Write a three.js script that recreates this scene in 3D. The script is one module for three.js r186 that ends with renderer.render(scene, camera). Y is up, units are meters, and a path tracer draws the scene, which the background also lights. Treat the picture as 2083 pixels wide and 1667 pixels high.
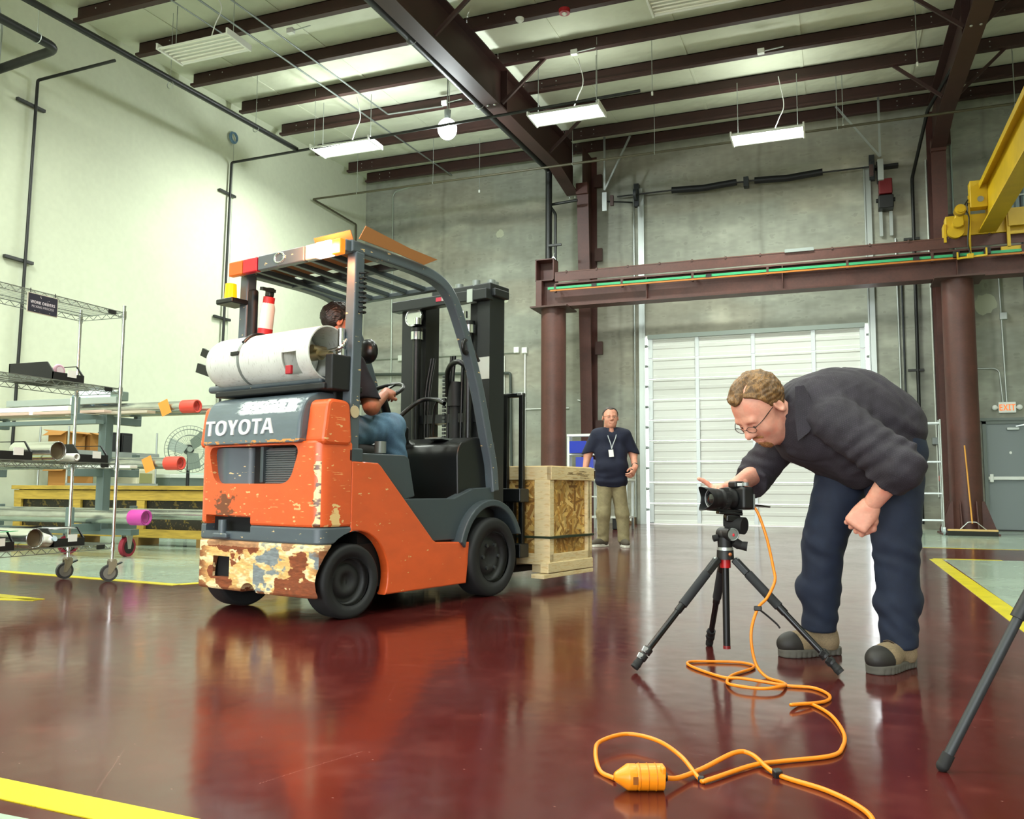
import * as THREE from 'three';
import { RoundedBoxGeometry } from 'three/addons/geometries/RoundedBoxGeometry.js';
import { mergeGeometries, mergeVertices } from 'three/addons/utils/BufferGeometryUtils.js';
import { RectAreaLightUniformsLib } from 'three/addons/lights/RectAreaLightUniformsLib.js';
import { FontLoader } from 'three/addons/loaders/FontLoader.js';
import { TextGeometry } from 'three/addons/geometries/TextGeometry.js';
import { Brush, Evaluator, SUBTRACTION } from 'three-bvh-csg';

// ---------- camera, exposure, big lights ----------
const scene = new THREE.Scene();
scene.background = new THREE.Color(0.93, 0.98, 1.0); // overcast sky, seen only through the open dock door behind the camera
scene.backgroundIntensity = 5;
const renderer = new THREE.WebGLRenderer({ antialias: true });
renderer.toneMapping = THREE.LinearToneMapping;
renderer.toneMappingExposure = 1.9;
renderer.shadowMap.enabled = true;
RectAreaLightUniformsLib.init();
const R = d => d * Math.PI / 180;
const camera = new THREE.PerspectiveCamera(2 * Math.atan(1667 / 2 / 1735) * 180 / Math.PI, 2083 / 1667, 0.05, 80);
camera.rotation.order = 'YXZ';
camera.rotation.set(R(5.30), R(20.73), R(0.31));
camera.position.set(0, 0.72, 0);
scene.add(camera);
const LAMP = new THREE.Color(0.93, 1.0, 0.90);
// luminance of the hanging fluorescent fixtures: down light, and the slots in their tops
const DOWN = 44, UP = 7;

// ---------- helpers ----------
const V = (x, y, z) => new THREE.Vector3(x, y, z);
function rng(a) { return () => { a |= 0; a = a + 0x6D2B79F5 | 0; let t = Math.imul(a ^ a >>> 15, 1 | a); t = t + Math.imul(t ^ t >>> 7, 61 | t) ^ t; return ((t ^ t >>> 14) >>> 0) / 4294967296; }; }
const rand = rng(11);
const used = {};
function numbered(n) { used[n] = (used[n] || 0) + 1; return used[n] === 1 ? n : n + '_' + String(used[n] - 1).padStart(3, '0'); }
function tag(o, label, category, group) { o.userData.label = label; o.userData.category = category; if (group) o.userData.group = group; return o; }
function thing(name, label, category, pos = [0, 0, 0], turn = 0, group) {
  const o = new THREE.Group(); o.name = numbered(name); o.position.set(...pos); o.rotation.y = turn; scene.add(o); return tag(o, label, category, group);
}
function structure(name, pos = [0, 0, 0]) { const o = new THREE.Group(); o.name = name; o.position.set(...pos); o.userData.kind = 'structure'; scene.add(o); return o; }
function copy(o, pos, turn, label) { const c = o.clone(); c.name = numbered(o.name.replace(/_\d{3}$/, '')); c.userData = { ...o.userData }; if (label) c.userData.label = label; c.position.set(...pos); c.rotation.y = turn; scene.add(c); return c; }
const UP_ = V(0, 1, 0);
function basis(a, b, up) { // matrix whose z runs from a to b, centred between them
  const z = b.clone().sub(a), l = z.length(); z.normalize(); let u = up || UP_; if (Math.abs(z.dot(u)) > .995) u = V(1, 0, 0);
  const x = u.clone().cross(z).normalize(), y = z.clone().cross(x); const m = new THREE.Matrix4().makeBasis(x, y, z); m.setPosition(a.clone().add(b).multiplyScalar(.5)); return [m, l];
}
const eul = (x, y, z, rx = 0, ry = 0, rz = 0, s = 1) => new THREE.Matrix4().compose(V(x, y, z), new THREE.Quaternion().setFromEuler(new THREE.Euler(rx, ry, rz)), s.isVector3 ? s : V(s, s, s));
const vv = p => p.isVector3 ? p : V(...p);
class C {
  constructor() { this.a = []; this.smooth = false; }
  push(g, m) { if (m) g.applyMatrix4(m); if (!g.attributes.normal) g.computeVertexNormals(); if (g.index) g = g.toNonIndexed(); for (const k of Object.keys(g.attributes)) if (k !== 'position' && k !== 'normal') g.deleteAttribute(k); g.morphAttributes = {}; this.a.push(g); return this; }
  box(x, y, z, w, h, d, b = 0, rx = 0, ry = 0, rz = 0) { b = Math.min(b, w * .49, h * .49, d * .49); return this.push(b ? new RoundedBoxGeometry(w, h, d, 2, b) : new THREE.BoxGeometry(w, h, d), eul(x, y, z, rx, ry, rz)); }
  span(x0, x1, y0, y1, z0, z1, b = 0) { return this.box((x0 + x1) / 2, (y0 + y1) / 2, (z0 + z1) / 2, Math.abs(x1 - x0), Math.abs(y1 - y0), Math.abs(z1 - z0), b); }
  bar(a, b, w, h, up, r = 0) { const [m, l] = basis(vv(a), vv(b), up); return this.push(r ? new RoundedBoxGeometry(w, h, l, 2, r) : new THREE.BoxGeometry(w, h, l), m); }
  cyl(a, b, r, r2 = r, n = 16, open = false) { const [m, l] = basis(vv(a), vv(b)); const g = new THREE.CylinderGeometry(r2, r, l, n, 1, open); g.rotateX(Math.PI / 2); return this.push(g, m); }
  tube(pts, r, n = 8, seg = 0, closed = false, tension = .5) { const c = new THREE.CatmullRomCurve3(pts.map(vv), closed, 'catmullrom', tension); return this.push(new THREE.TubeGeometry(c, seg || pts.length * 6, r, n, closed)); }
  path(pts, r, n = 10, bend = 0) { // straight pipe runs with rounded elbows
    pts = pts.map(vv); const cp = new THREE.CurvePath(); let p = pts[0];
    for (let i = 1; i < pts.length; i++) {
      if (i < pts.length - 1) { const k = Math.min(bend || r * 1.6, pts[i].distanceTo(pts[i - 1]) * .45, pts[i].distanceTo(pts[i + 1]) * .45); const a = pts[i].clone().add(pts[i - 1].clone().sub(pts[i]).setLength(k)), b = pts[i].clone().add(pts[i + 1].clone().sub(pts[i]).setLength(k)); this.cyl(p, a, r, r, n); this.push(new THREE.TubeGeometry(new THREE.QuadraticBezierCurve3(a, pts[i], b), 6, r, n)); p = b; }
      else this.cyl(p, pts[i], r, r, n);
    } return this;
  }
  lathe(prof, m, n = 28) { return this.push(new THREE.LatheGeometry(prof.map(p => new THREE.Vector2(p[0], p[1])), n), m); }
  ext(shape, depth, m, bevel = 0, holes) { const s = Array.isArray(shape) ? new THREE.Shape(shape.map(p => new THREE.Vector2(p[0], p[1]))) : shape; if (holes) for (const h of holes) s.holes.push(new THREE.Path(h.map(p => new THREE.Vector2(p[0], p[1])))); return this.push(new THREE.ExtrudeGeometry(s, { depth, bevelEnabled: bevel > 0, bevelSize: bevel, bevelThickness: bevel, bevelSegments: 2, bevelOffset: -bevel, curveSegments: 10 }), m); }
  sph(x, y, z, r, sx = 1, sy = 1, sz = 1, n = 14) { return this.push(new THREE.SphereGeometry(r, n, Math.max(6, n * .7 | 0)), eul(x, y, z, 0, 0, 0, V(sx, sy, sz))); }
  torus(m, R0, r, n = 24, k = 8, arc = Math.PI * 2) { return this.push(new THREE.TorusGeometry(R0, r, k, n, arc), m); }
  geo(uvf) { const g = this.a.length > 1 ? mergeGeometries(this.a) : this.a[0]; return boxUV(g, uvf); }
  mesh(name, m, parent = scene, uvf) { const o = new THREE.Mesh(this.geo(uvf), m); o.name = parent === scene ? numbered(name) : name; o.castShadow = o.receiveShadow = true; parent.add(o); return o; }
}
function boxUV(g, f) { // uv in metres, projected along the main direction of each face
  const p = g.attributes.position, n = p.count, uv = new Float32Array(n * 2), a = V(), b = V(), c = V();
  for (let i = 0; i < n; i += 3) {
    a.fromBufferAttribute(p, i); b.fromBufferAttribute(p, i + 1); c.fromBufferAttribute(p, i + 2); const q = b.clone().sub(a).cross(c.clone().sub(a)); const ax = Math.abs(q.x), ay = Math.abs(q.y), az = Math.abs(q.z);
    for (let k = 0; k < 3; k++) { const v = [a, b, c][k]; let s, t; if (f) [s, t] = f(v, q); else if (ax >= ay && ax >= az) { s = v.z; t = v.y; } else if (ay >= az) { s = v.x; t = v.z; } else { s = v.x; t = v.y; } uv[(i + k) * 2] = s; uv[(i + k) * 2 + 1] = t; }
  }
  g.setAttribute('uv', new THREE.BufferAttribute(uv, 2)); return g;
}
function withMesh(name, geo, m, parent) { const o = new THREE.Mesh(geo, m); o.name = parent === scene ? numbered(name) : name; o.castShadow = o.receiveShadow = true; parent.add(o); return o; }
const csgE = new Evaluator(); csgE.attributes = ['position', 'normal']; csgE.useGroups = false;
function cut(g, ...cs) { // subtract closed shapes
  const prep = x => { for (const k of Object.keys(x.attributes)) if (k !== 'position' && k !== 'normal') x.deleteAttribute(k); x.clearGroups(); const b = new Brush(x); b.updateMatrixWorld(); return b; };
  let b = prep(g); for (const c of cs) b = csgE.evaluate(b, prep(c), SUBTRACTION); return b.geometry;
}
const mcache = {};
function mat(color, rough = .6, metal = 0, o = {}) { const k = [color, rough, metal].join() + Object.keys(o).join(); if (!Object.keys(o).length && mcache[k]) return mcache[k]; const P = o.clearcoat || o.transmission || o.sheen ? THREE.MeshPhysicalMaterial : THREE.MeshStandardMaterial; const m = new P({ color, roughness: rough, metalness: metal, ...o }); if (!Object.keys(o).length) mcache[k] = m; return m; }
// periodic value noise
function noise2(seed) { const r = rng(seed), N = 256, t = Float32Array.from({ length: N * N }, r); const S = x => x * x * (3 - 2 * x);
  return (x, y, per) => { let xi = Math.floor(x), yi = Math.floor(y); const fx = S(x - xi), fy = S(y - yi); const w = i => ((i % per) + per) % per; const x0 = w(xi), x1 = w(xi + 1), y0 = w(yi), y1 = w(yi + 1); const A = t[y0 * N + x0], B = t[y0 * N + x1], D = t[y1 * N + x0], E = t[y1 * N + x1]; return A + (B - A) * fx + (D - A) * fy + (A - B - D + E) * fx * fy; }; }
const nz = noise2(5);
function fbm(u, v, f, oct = 4) { let s = 0, a = .5, t = 0; for (let i = 0; i < oct; i++) { s += a * nz(u * f, v * f + i * 17 % f, f); t += a; a *= .5; f *= 2; if (f > 256) break; } return s / t; }
function tex(w, h, fn, rx = 1, ry = 1, srgb = true) { const d = new Uint8Array(w * h * 4); for (let y = 0; y < h; y++) for (let x = 0; x < w; x++) { const c = fn(x / w, y / h), i = (y * w + x) * 4; d[i] = Math.max(0, Math.min(255, c[0])); d[i + 1] = Math.max(0, Math.min(255, c[1])); d[i + 2] = Math.max(0, Math.min(255, c[2])); d[i + 3] = 255; }
  return dataTex(d, w, h, rx, ry, srgb); }
function dataTex(d, w, h, rx, ry, srgb) { const t = new THREE.DataTexture(d, w, h); t.wrapS = t.wrapT = THREE.RepeatWrapping; t.repeat.set(rx, ry); t.magFilter = THREE.LinearFilter; t.minFilter = THREE.LinearFilter; if (srgb) t.colorSpace = THREE.SRGBColorSpace; t.needsUpdate = true; return t; }
const mix = (a, b, t) => a.map((x, i) => x + (b[i] - x) * t);
const sst = (a, b, x) => { const t = Math.max(0, Math.min(1, (x - a) / (b - a))); return t * t * (3 - 2 * t); };
function canvas(w, h, fn, rx = 1, ry = 1) { const c = document.createElement('canvas'); c.width = w; c.height = h; fn(c.getContext('2d'), w, h); const t = new THREE.CanvasTexture(c); t.colorSpace = THREE.SRGBColorSpace; t.wrapS = t.wrapT = THREE.RepeatWrapping; t.repeat.set(rx, ry); return t; }
const font = await new FontLoader().loadAsync('fonts/droid/droid_sans_bold.typeface.json');
function letters(text, size, depth) { const g = new TextGeometry(text, { font, size, depth, curveSegments: 4, bevelEnabled: false }); g.computeBoundingBox(); const b = g.boundingBox; g.translate(-(b.min.x + b.max.x) / 2, -(b.min.y + b.max.y) / 2, 0); return g; }

// ---------- materials of the building ----------
const XL = -10.6, ZB = -17.8, XR = 9.5, ZF = 9;         // left wall, back wall, right wall, wall behind the camera
const roofY = z => 7.078 - .0545 * z;                    // underside of the purlins
const wallWhite = mat(0xe9ece0, .75, 0, { map: tex(512, 512, (u, v) => { const n = fbm(u, v, 4, 5), m = fbm(u, v, 64, 2); const k = 1 - .05 * n - .03 * m; return [236 * k, 239 * k, 226 * k]; }, .25, .25) });
const concreteMap = tex(2048, 1024, (u, v) => { // the whole back wall, 20.3 m by 8.6 m
  const x = u * 20.3, y = v * 8.6; const big = fbm(u, v, 6, 4), mid = fbm(u, v, 24, 4), streak = fbm(u * 4, v * .5, 32, 3), fine = fbm(u, v, 128, 2);
  let k = .80 + .16 * (big - .5) + .17 * (mid - .5) + .12 * (streak - .5) + .12 * (fine - .5);
  for (const [sy, w, a] of [[6.95, .16, .14], [4.02, .12, .10], [1.2, .10, .06]]) { const d = Math.abs(y - sy + .25 * (fbm(u, .3, 16, 3) - .5)) / w; if (d < 1) k -= a * (1 - d * d); }
  for (const sx of [2.1, 6.35, 9.3, 13.4, 16.1]) { const d = Math.abs(x - sx + .1 * (fbm(.2, v, 32, 2) - .5)) / .07; if (d < 1) k -= .10 * (1 - d); }
  if (mid > .66) k += (mid - .66) * .5; if (fine > .78) k -= .08;
  const g = mix([152, 155, 143], [156, 154, 139], sst(.4, .7, fbm(u, v, 10, 3))); return g.map(c => c * (k + .18)); }, 1 / 20.3, 1 / 8.6);
const concrete = mat(0xffffff, .8, 0, { map: concreteMap, bumpMap: concreteMap, bumpScale: .004 });
const floorMap = (() => { const N = 2048, r = rng(3), d = new Uint8Array(N * N * 4), L = 6; // 6 m of painted floor: oxide red, scuffs, scratches, specks
  const f = new Float32Array(N * N);
  const scratch = (x, y, a, l, b) => { for (let i = 0; i < l; i++) { x += Math.cos(a); y += Math.sin(a); a += (r() - .5) * .02; const q = ((y | 0) & 2047) * N + ((x | 0) & 2047); f[q] = Math.max(f[q], b * (.4 + .6 * r())); } };
  for (let i = 0; i < 240; i++) scratch(r() * N, r() * N, r() * 6.28, 20 + r() * r() * 260, .10 + .25 * r());
  for (let i = 0; i < 500; i++) { const q = (r() * N | 0) * N + (r() * N | 0); f[q] = f[q + 1] = .55; }
  for (let y = 0; y < N; y++) for (let x = 0; x < N; x++) { const u = x / N, v = y / N, n = fbm(u, v, 6, 5), m = fbm(u, v, 40, 3); const k = .86 + .22 * (n - .5) + .14 * (m - .5); const i = (y * N + x) * 4, w = f[y * N + x]; let c = [88 * k, 30 * k, 28 * k]; if (m > .62) c = mix(c, [112, 62, 54], (m - .62) * 1.6); c = mix(c, [205, 180, 165], w); d[i] = c[0]; d[i + 1] = c[1]; d[i + 2] = c[2]; d[i + 3] = 255; }
  return dataTex(d, N, N, 1 / L, 1 / L, true); })();
const floorRough = tex(1024, 1024, (u, v) => { const n = fbm(u, v, 8, 5), m = fbm(u, v, 100, 2), k = 255 * (.14 + .11 * (n - .4) + .05 * (m - .5)); return [k, k, k]; }, 1 / 4.3, 1 / 4.3, false);
const floorBump = tex(1024, 1024, (u, v) => { const k = 255 * (.6 * fbm(u, v, 10, 3) + .4 * fbm(u, v, 60, 2)); return [k, k, k]; }, 1 / 5, 1 / 5, false);
const floorRed = mat(0xffffff, 1, 0, { map: floorMap, roughnessMap: floorRough, bumpMap: floorBump, bumpScale: .0012 });
const floorMint = mat(0xffffff, 1, 0, { map: tex(512, 512, (u, v) => { const n = fbm(u, v, 6, 4), m = fbm(u, v, 60, 2), k = .93 + .12 * (n - .5) + .08 * (m - .5); return [172 * k, 190 * k, 172 * k]; }, .3, .3), roughnessMap: floorRough, bumpMap: floorBump, bumpScale: .001 });
const paintYellow = mat(0xffffff, .3, 0, { map: tex(512, 512, (u, v) => { const n = fbm(u, v, 12, 4), m = fbm(u * 3, v, 64, 2); let c = [218, 202, 28].map(q => q * (.92 + .2 * (n - .5))); if (m > .72) c = mix(c, [150, 130, 30], (m - .72) * 3); return c; }, .8, .8) });
const oxide = mat(0xffffff, .5, 0, { map: tex(512, 512, (u, v) => { const n = fbm(u, v, 8, 4), m = fbm(u, v, 90, 2), k = .9 + .25 * (n - .5) + .12 * (m - .5); return [90 * k, 51 * k, 43 * k]; }, .5, .5) });
const oxideDark = mat(0x4a3029, .55);
const roofSteel = mat(0xffffff, .55, 0, { map: tex(256, 256, (u, v) => { const n = fbm(u, v, 8, 4), k = .9 + .25 * (n - .5); return [66 * k, 38 * k, 34 * k]; }, .5, .5) });
const insul = mat(0xffffff, .6, 0, { map: tex(512, 512, (u, v) => { const n = fbm(u, v, 6, 5), k = .95 + .10 * (n - .5); return [222 * k, 226 * k, 205 * k]; }, .3, .3), bumpMap: tex(512, 512, (u, v) => { const k = 255 * fbm(u, v, 8, 4); return [k, k, k]; }, .25, .25, false), bumpScale: .05 });
const galv = mat(0xb9c0bd, .38, .75), chrome = mat(0xd8dcdc, .16, 1), steelGrey = mat(0x8b928f, .45, .5), blackPipe = mat(0x1b1d1c, .45, .1), rubber = mat(0x161616, .75), blackPl = mat(0x131415, .5), white = mat(0xe8ebe6, .5), darkGrey = mat(0x2a2f33, .5), wire = mat(0x8f9690, .4, .7);

// ---------- building ----------
const floor = structure('floor');
new C().span(XL, XR, -.2, 0, ZB, ZF).mesh('slab', floorRed, floor);
function painted(name, pts, y0, y1, m) { new C().ext(pts.map(p => [p[0], -p[1]]), y1 - y0, new THREE.Matrix4().makeRotationX(-Math.PI / 2).setPosition(0, y0, 0)).mesh(name, m, floor); }
function stripe(a, b, w, y = .0022) { const d = V(b[0] - a[0], 0, b[1] - a[1]), n = V(-d.z, 0, d.x).setLength(w / 2); painted('yellow_line', [[a[0] + n.x, a[1] + n.z], [b[0] + n.x, b[1] + n.z], [b[0] - n.x, b[1] - n.z], [a[0] - n.x, a[1] - n.z]], 0, y, paintYellow); }
// bay along the left wall, bay at the lower left, strip at the back right, bay at the right
painted('painted_area', [[XL, -5.95], [-6.62, -5.35], [-4.6, -5.12], [-3.4, -7.2], [-3.4, -9], [XL, -9]], 0, .0012, floorMint);
painted('painted_area', [[XL, -9], [-5.2, -9], [-5.2, ZB], [XL, ZB]], 0, .0012, floorMint);
stripe([XL, -5.9], [-6.62, -5.31], .09); stripe([-6.62, -5.31], [-4.55, -5.09], .09); stripe([-4.57, -5.12], [-3.4, -7.2], .09);
painted('painted_area', [[-4.95, -4.12], [-9, -4.8], [-9, -3.2]], 0, .0012, floorMint); stripe([-4.75, -4.08], [-9, -4.75], .09); stripe([-4.75, -4.08], [-9, -3.15], .09);
painted('painted_area', [[-4, -1.43], [1, -1.43], [1, 1], [-4, 1]], 0, .0012, floorMint); stripe([-4.2, -1.66], [1, -1.40], .095);
painted('painted_area', [[1.02, -12.1], [XR, -12.3], [XR, ZB], [1.02, ZB]], 0, .0012, floorMint); stripe([1.02, -12.1], [2.2, -12.15], .04);
painted('painted_area', [[1.05, -10.2], [XR, -10.45], [XR, -4.6], [1.0, -5.0]], 0, .0012, floorMint); stripe([.965, -10.1], [.94, -4.75], .12); stripe([.95, -10.17], [1.6, -10.22], .1); stripe([.94, -4.8], [2.4, -4.55], .1);

const wl = structure('wall_left'); new C().span(XL - .25, XL, 0, 9, ZB - .3, ZF).mesh('panel', wallWhite, wl);
new C().box(XL + .11, 4.2, -7.4, .22, 8.4, .55).mesh('pilaster', wallWhite, wl);
const wb = structure('wall_back'); const cuv = v => [v.x - XL, v.y];
const wgeo = new C(); wgeo.span(XL - .25, -3.72, 0, 8.6, ZB - .3, ZB).span(.68, XR, 0, 8.6, ZB - .3, ZB).span(-3.72, .68, 3.98, 8.6, ZB - .3, ZB).mesh('panel', concrete, wb, cuv);
const patchM = mat(0xb4b8a2, .85);
for (const [x, y, a, b] of [[-9.65, 6.35, .1, .16], [-7.05, 6.55, .1, .1], [-4.65, 5.05, .13, .13], [-2.6, 5.2, .12, .11], [-1.65, 5.15, .16, .14], [-9.9, 5.55, .07, .09], [2.7, 4.2, .2, .2], [2.95, 6.6, .2, .24], [-6.9, 5.0, .06, .08]]) { const r = rng(x * 1000 | 0), s = []; for (let i = 0; i < 18; i++) { const t = i / 18 * 6.2832, k = .8 + .3 * r(); s.push([Math.cos(t) * a * k, Math.sin(t) * b * k]); } new C().ext(s, .003, eul(x, y, ZB)).mesh('plaster_patch', patchM, wb); }
const wr = structure('wall_right'); new C().span(XR, XR + .25, 0, 9, ZB - .3, ZF).mesh('panel', wallWhite, wr);
const wf = structure('wall_front'); new C().span(XL - .25, -7.5, 0, 9, ZF, ZF + .25).span(3.5, XR + .25, 0, 9, ZF, ZF + .25).span(-7.5, 3.5, 5, 9, ZF, ZF + .25).mesh('panel', wallWhite, wf);
const yard = structure('ground'); new C().span(-30, 26, -.2, -.02, ZF, ZF + 30).mesh('yard_slab', mat(0x9a9a92, .85), yard);
const ceil = structure('ceiling');
{ const g = new THREE.BoxGeometry(XR - XL + .5, .1, Math.hypot(ZF - ZB + .5, 1.5) + .2, 1, 1, 1); new C().push(g, eul((XL + XR) / 2, roofY((ZF + ZB) / 2) + .30, (ZF + ZB) / 2, Math.atan(.0545), 0, 0)).mesh('insulated_deck', insul, ceil);
  for (let x = -9.5; x < 9; x += 1.83) { const a = V(x, roofY(ZB + .2) + .245, ZB + .2), b = V(x, roofY(-4) + .245, -4); new C().bar(a, b, .05, .012).mesh('facing_seam', insul, ceil); } }

// roof purlins: Z sections, one per bay
const PZ = [-7.75, -9.02, -10.22, -11.47, -12.77, -14.02, -15.3, -16.57, -17.4];
const ord = ['', 'second ', 'third ', 'fourth ', 'fifth ', 'sixth ', 'seventh ', 'eighth ', 'ninth '];
const boltM = mat(0xb9bdb8, .35, .7);
function purlin(x0, x1, z, label) {
  const y = roofY(z), o = thing('roof_purlin', label, 'roof beam', [x0, y, z]); const L = x1 - x0;
  new C().span(0, L, 0, .24, -.01, .01).mesh('web', roofSteel, o); new C().span(0, L, -.006, .012, -.01, .09, .004).span(0, L, .012, .035, .08, .09).mesh('bottom_flange', roofSteel, o); new C().span(0, L, .228, .24, -.09, .01).mesh('top_flange', roofSteel, o);
  const b = new C(); for (const dx of [.35, .62, L - .62, L - .35]) for (const dy of [.07, .17]) b.sph(dx, dy, .012, .012, 1, 1, .6, 8); const bm = b.mesh('bolt_heads', boltM, o); bm.userData.kind = 'stuff';
}
const bays = [[XL + .25, -5.13, 'left'], [-5.11, 1.93, 'middle'], [1.95, XR - .1, 'right']];
for (const [x0, x1, w] of bays) PZ.forEach((z, i) => { const k = PZ.length - 1 - i; if (w === 'left' && i < 1) return; purlin(x0, x1, z, k ? `dark red roof purlin of the ${w} bay, ${ord[k]}counted from the back wall` : `dark red eave purlin of the ${w} bay against the back wall`); });
// main girders and their columns
function girder(x, label) {
  const o = thing('roof_girder', label, 'girder', [x, 0, 0]); const z0 = -17.15, z1 = 4, yt = z => roofY(z) - .01, yb = z => roofY(z) - .74;
  new C().push((() => { const s = [[-z0, yb(z0) - .25], [-z0, yt(z0)], [-z1, yt(z1)], [-z1, yb(z1)], [-z0 - 1.3, yb(z0 + 1.3)]]; return new THREE.ExtrudeGeometry(new THREE.Shape(s.map(p => new THREE.Vector2(p[0], p[1]))), { depth: .012, bevelEnabled: false }); })(), new THREE.Matrix4().makeRotationY(Math.PI / 2).setPosition(-.006, 0, 0)).mesh('web', roofSteel, o);
  new C().bar([0, yb(z0 + 1.3), z0 + 1.3], [0, yb(z1), z1], .26, .025).bar([0, yb(z0) - .25, z0], [0, yb(z0 + 1.3), z0 + 1.3], .26, .025).mesh('bottom_flange', roofSteel, o); new C().bar([0, yt(z0), z0], [0, yt(z1), z1], .26, .02).mesh('top_flange', roofSteel, o);
  for (const z of [-12.9, -8.9]) new C().span(-.12, .12, yb(z), yt(z), z - .008, z + .008).mesh('stiffener', roofSteel, o);
  for (const z of [-12.77, -10.22, -15.3]) for (const s of (x < 0 ? [1] : [-1, 1])) new C().bar([s * .12, yb(z) + .05, z + .1], [s * .85, roofY(z) + .03, z], .05, .05).mesh('brace', roofSteel, o);
  const b = new C(); for (const dx of [-.06, .06]) b.sph(dx, yb(z0) - .31, z0 + .02, .024, 1, 1, .7, 8).sph(dx, yb(-12.5) - .02, -12.5, .022, 1, .6, 1, 8); b.mesh('bolt_heads', boltM, o).userData.kind = 'stuff';
}
girder(-5.12, 'deep dark red roof girder running to the column left of the roller door'); girder(1.95, 'deep dark red roof girder above the yellow crane, right of the roller door');
function frameColumn(x, label) {
  const o = thing('steel_column', label, 'column', [x, 0, ZB]); const top = roofY(ZB) - .95;
  new C().bar([0, 0, .33], [0, top, .72], .25, .022, V(0, 0, 1)).mesh('front_flange', oxide, o); new C().ext([[0.02, 0], [.33, 0], [.72, top], [.72, roofY(ZB)], [.02, roofY(ZB)]], .014, new THREE.Matrix4().makeRotationY(-Math.PI / 2).setPosition(.007, 0, 0)).mesh('web', oxideDark, o);
  new C().span(-.125, .125, 0, roofY(ZB), .01, .03).mesh('rear_flange', oxide, o); new C().span(-.13, .13, top - .12, top + .12, .66, .80, .01).mesh('knee_plate', oxide, o);
  const g = new C(); for (const y of [7.3, 5.65, 3.6, 1.9]) g.span(.12, .28, y, y + .28, .12, .2); g.mesh('wall_cleats', oxideDark, o);
}
frameColumn(-4.88, 'tapered dark red frame column standing against the concrete wall left of the roller door'); frameColumn(1.95, 'tapered dark red frame column standing against the concrete wall right of the roller door');

// overhead sectional door
const door = structure('door_1', [0, 0, ZB]);
{ const rib = mat(0xe9ece6, .4), gv = mat(0xcfd6d6, .4, .4), n = 9, x0 = -3.66, x1 = .62, H = 3.92;
  for (let i = 0; i < n; i++) { const y0 = i * H / n + .004, y1 = (i + 1) * H / n - .004, h = y1 - y0; const s = [[0, y0], [.05, y0], [.05, y0 + h * .16], [.04, y0 + h * .2], [.04, y0 + h * .44], [.05, y0 + h * .48], [.05, y0 + h * .62], [.04, y0 + h * .66], [.04, y0 + h * .86], [.056, y0 + h * .9], [.056, y1], [0, y1]]; new C().ext(s, x1 - x0, new THREE.Matrix4().makeRotationY(-Math.PI / 2).multiply(new THREE.Matrix4().makeTranslation(0, 0, 0)).setPosition(x1, 0, -.10)).mesh('door_panel', rib, door); }
  for (const x of [-2.63, -1.5, -.34]) for (let i = 0; i < n; i++) new C().span(x - .04, x + .04, i * H / n + .006, (i + 1) * H / n - .006, -.06, -.022, .004).mesh('stile', gv, door);
  for (const x of [x0 + .05, x1 - .05]) for (let i = 0; i < n; i++) new C().span(x - .05, x + .05, i * H / n + .01, (i + 1) * H / n - .02, -.06, -.02, .004).mesh('end_stile', gv, door);
  new C().span(x0, x1, 3.9, 3.99, -.05, .02).mesh('head_angle', mat(0x9aa59e, .5, .3), door); new C().span(x0, x1, -.0, .03, -.06, -.02).mesh('bottom_seal', white, door);
  for (const [x, s] of [[-3.78, 1], [.76, -1]]) { new C().span(x - .05, x + .05, 0, x < 0 ? 7.2 : 7.1, .0, .07).mesh('track', galv, door); new C().span(x + s * .07 - .012, x + s * .07 + .012, 0, 7.1, .02, .10).mesh('track_angle', galv, door); const g = new C(); for (let y = .3; y < 4; y += .43) g.cyl([x + s * .07, y, .05], [x + s * .13, y, .05], .028); g.mesh('rollers', steelGrey, door); }
  new C().cyl([-4.25, 7.03, .2], [1.1, 7.03, .2], .016).mesh('torsion_shaft', blackPipe, door);
  for (const [a, b, dip] of [[-3.07, -1.74, .03], [-1.38, -.07, .03]]) new C().tube([[a, 7.03, .2], [a + .4, 7.03 - dip * .6, .2], [(a + b) / 2, 7.03 - dip, .2], [b - .4, 7.03 - dip * .4, .2], [b, 7.04, .2]], .068, 16, 40).mesh('torsion_spring', mat(0x141619, .5, .2), door);
  for (const x of [-3.85, .84]) new C().cyl([x - .03, 7.03, .2], [x + .03, 7.03, .2], .13, .13, 24).span(x - .05, x + .05, 6.8, 7.3, .0, .12).mesh('cable_drum', darkGrey, door); new C().span(-1.6, -1.5, 6.93, 7.13, .05, .22).mesh('centre_bearing', darkGrey, door); }
const opener = thing('door_opener', 'dark red motor box of the door opener high on the wall right of the door', 'motor', [1.06, 6.45, ZB]);
new C().box(0, .12, .22, .24, .3, .25, .02).mesh('motor_cover', mat(0x6a1218, .45), opener); new C().box(0, -.18, .2, .27, .26, .28, .02).cyl([-.17, -.12, .2], [.17, -.12, .2], .04).mesh('gearbox', blackPl, opener); for (const x of [-.09, .09]) new C().span(x - .03, x + .03, -.8, -.28, .05, .1).mesh('guide_rail', galv, opener); new C().cyl([-.12, .25, .1], [-.12, .7, .1], .02).span(-.2, .25, .55, .6, .02, .2).mesh('bracket', blackPl, opener);

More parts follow.
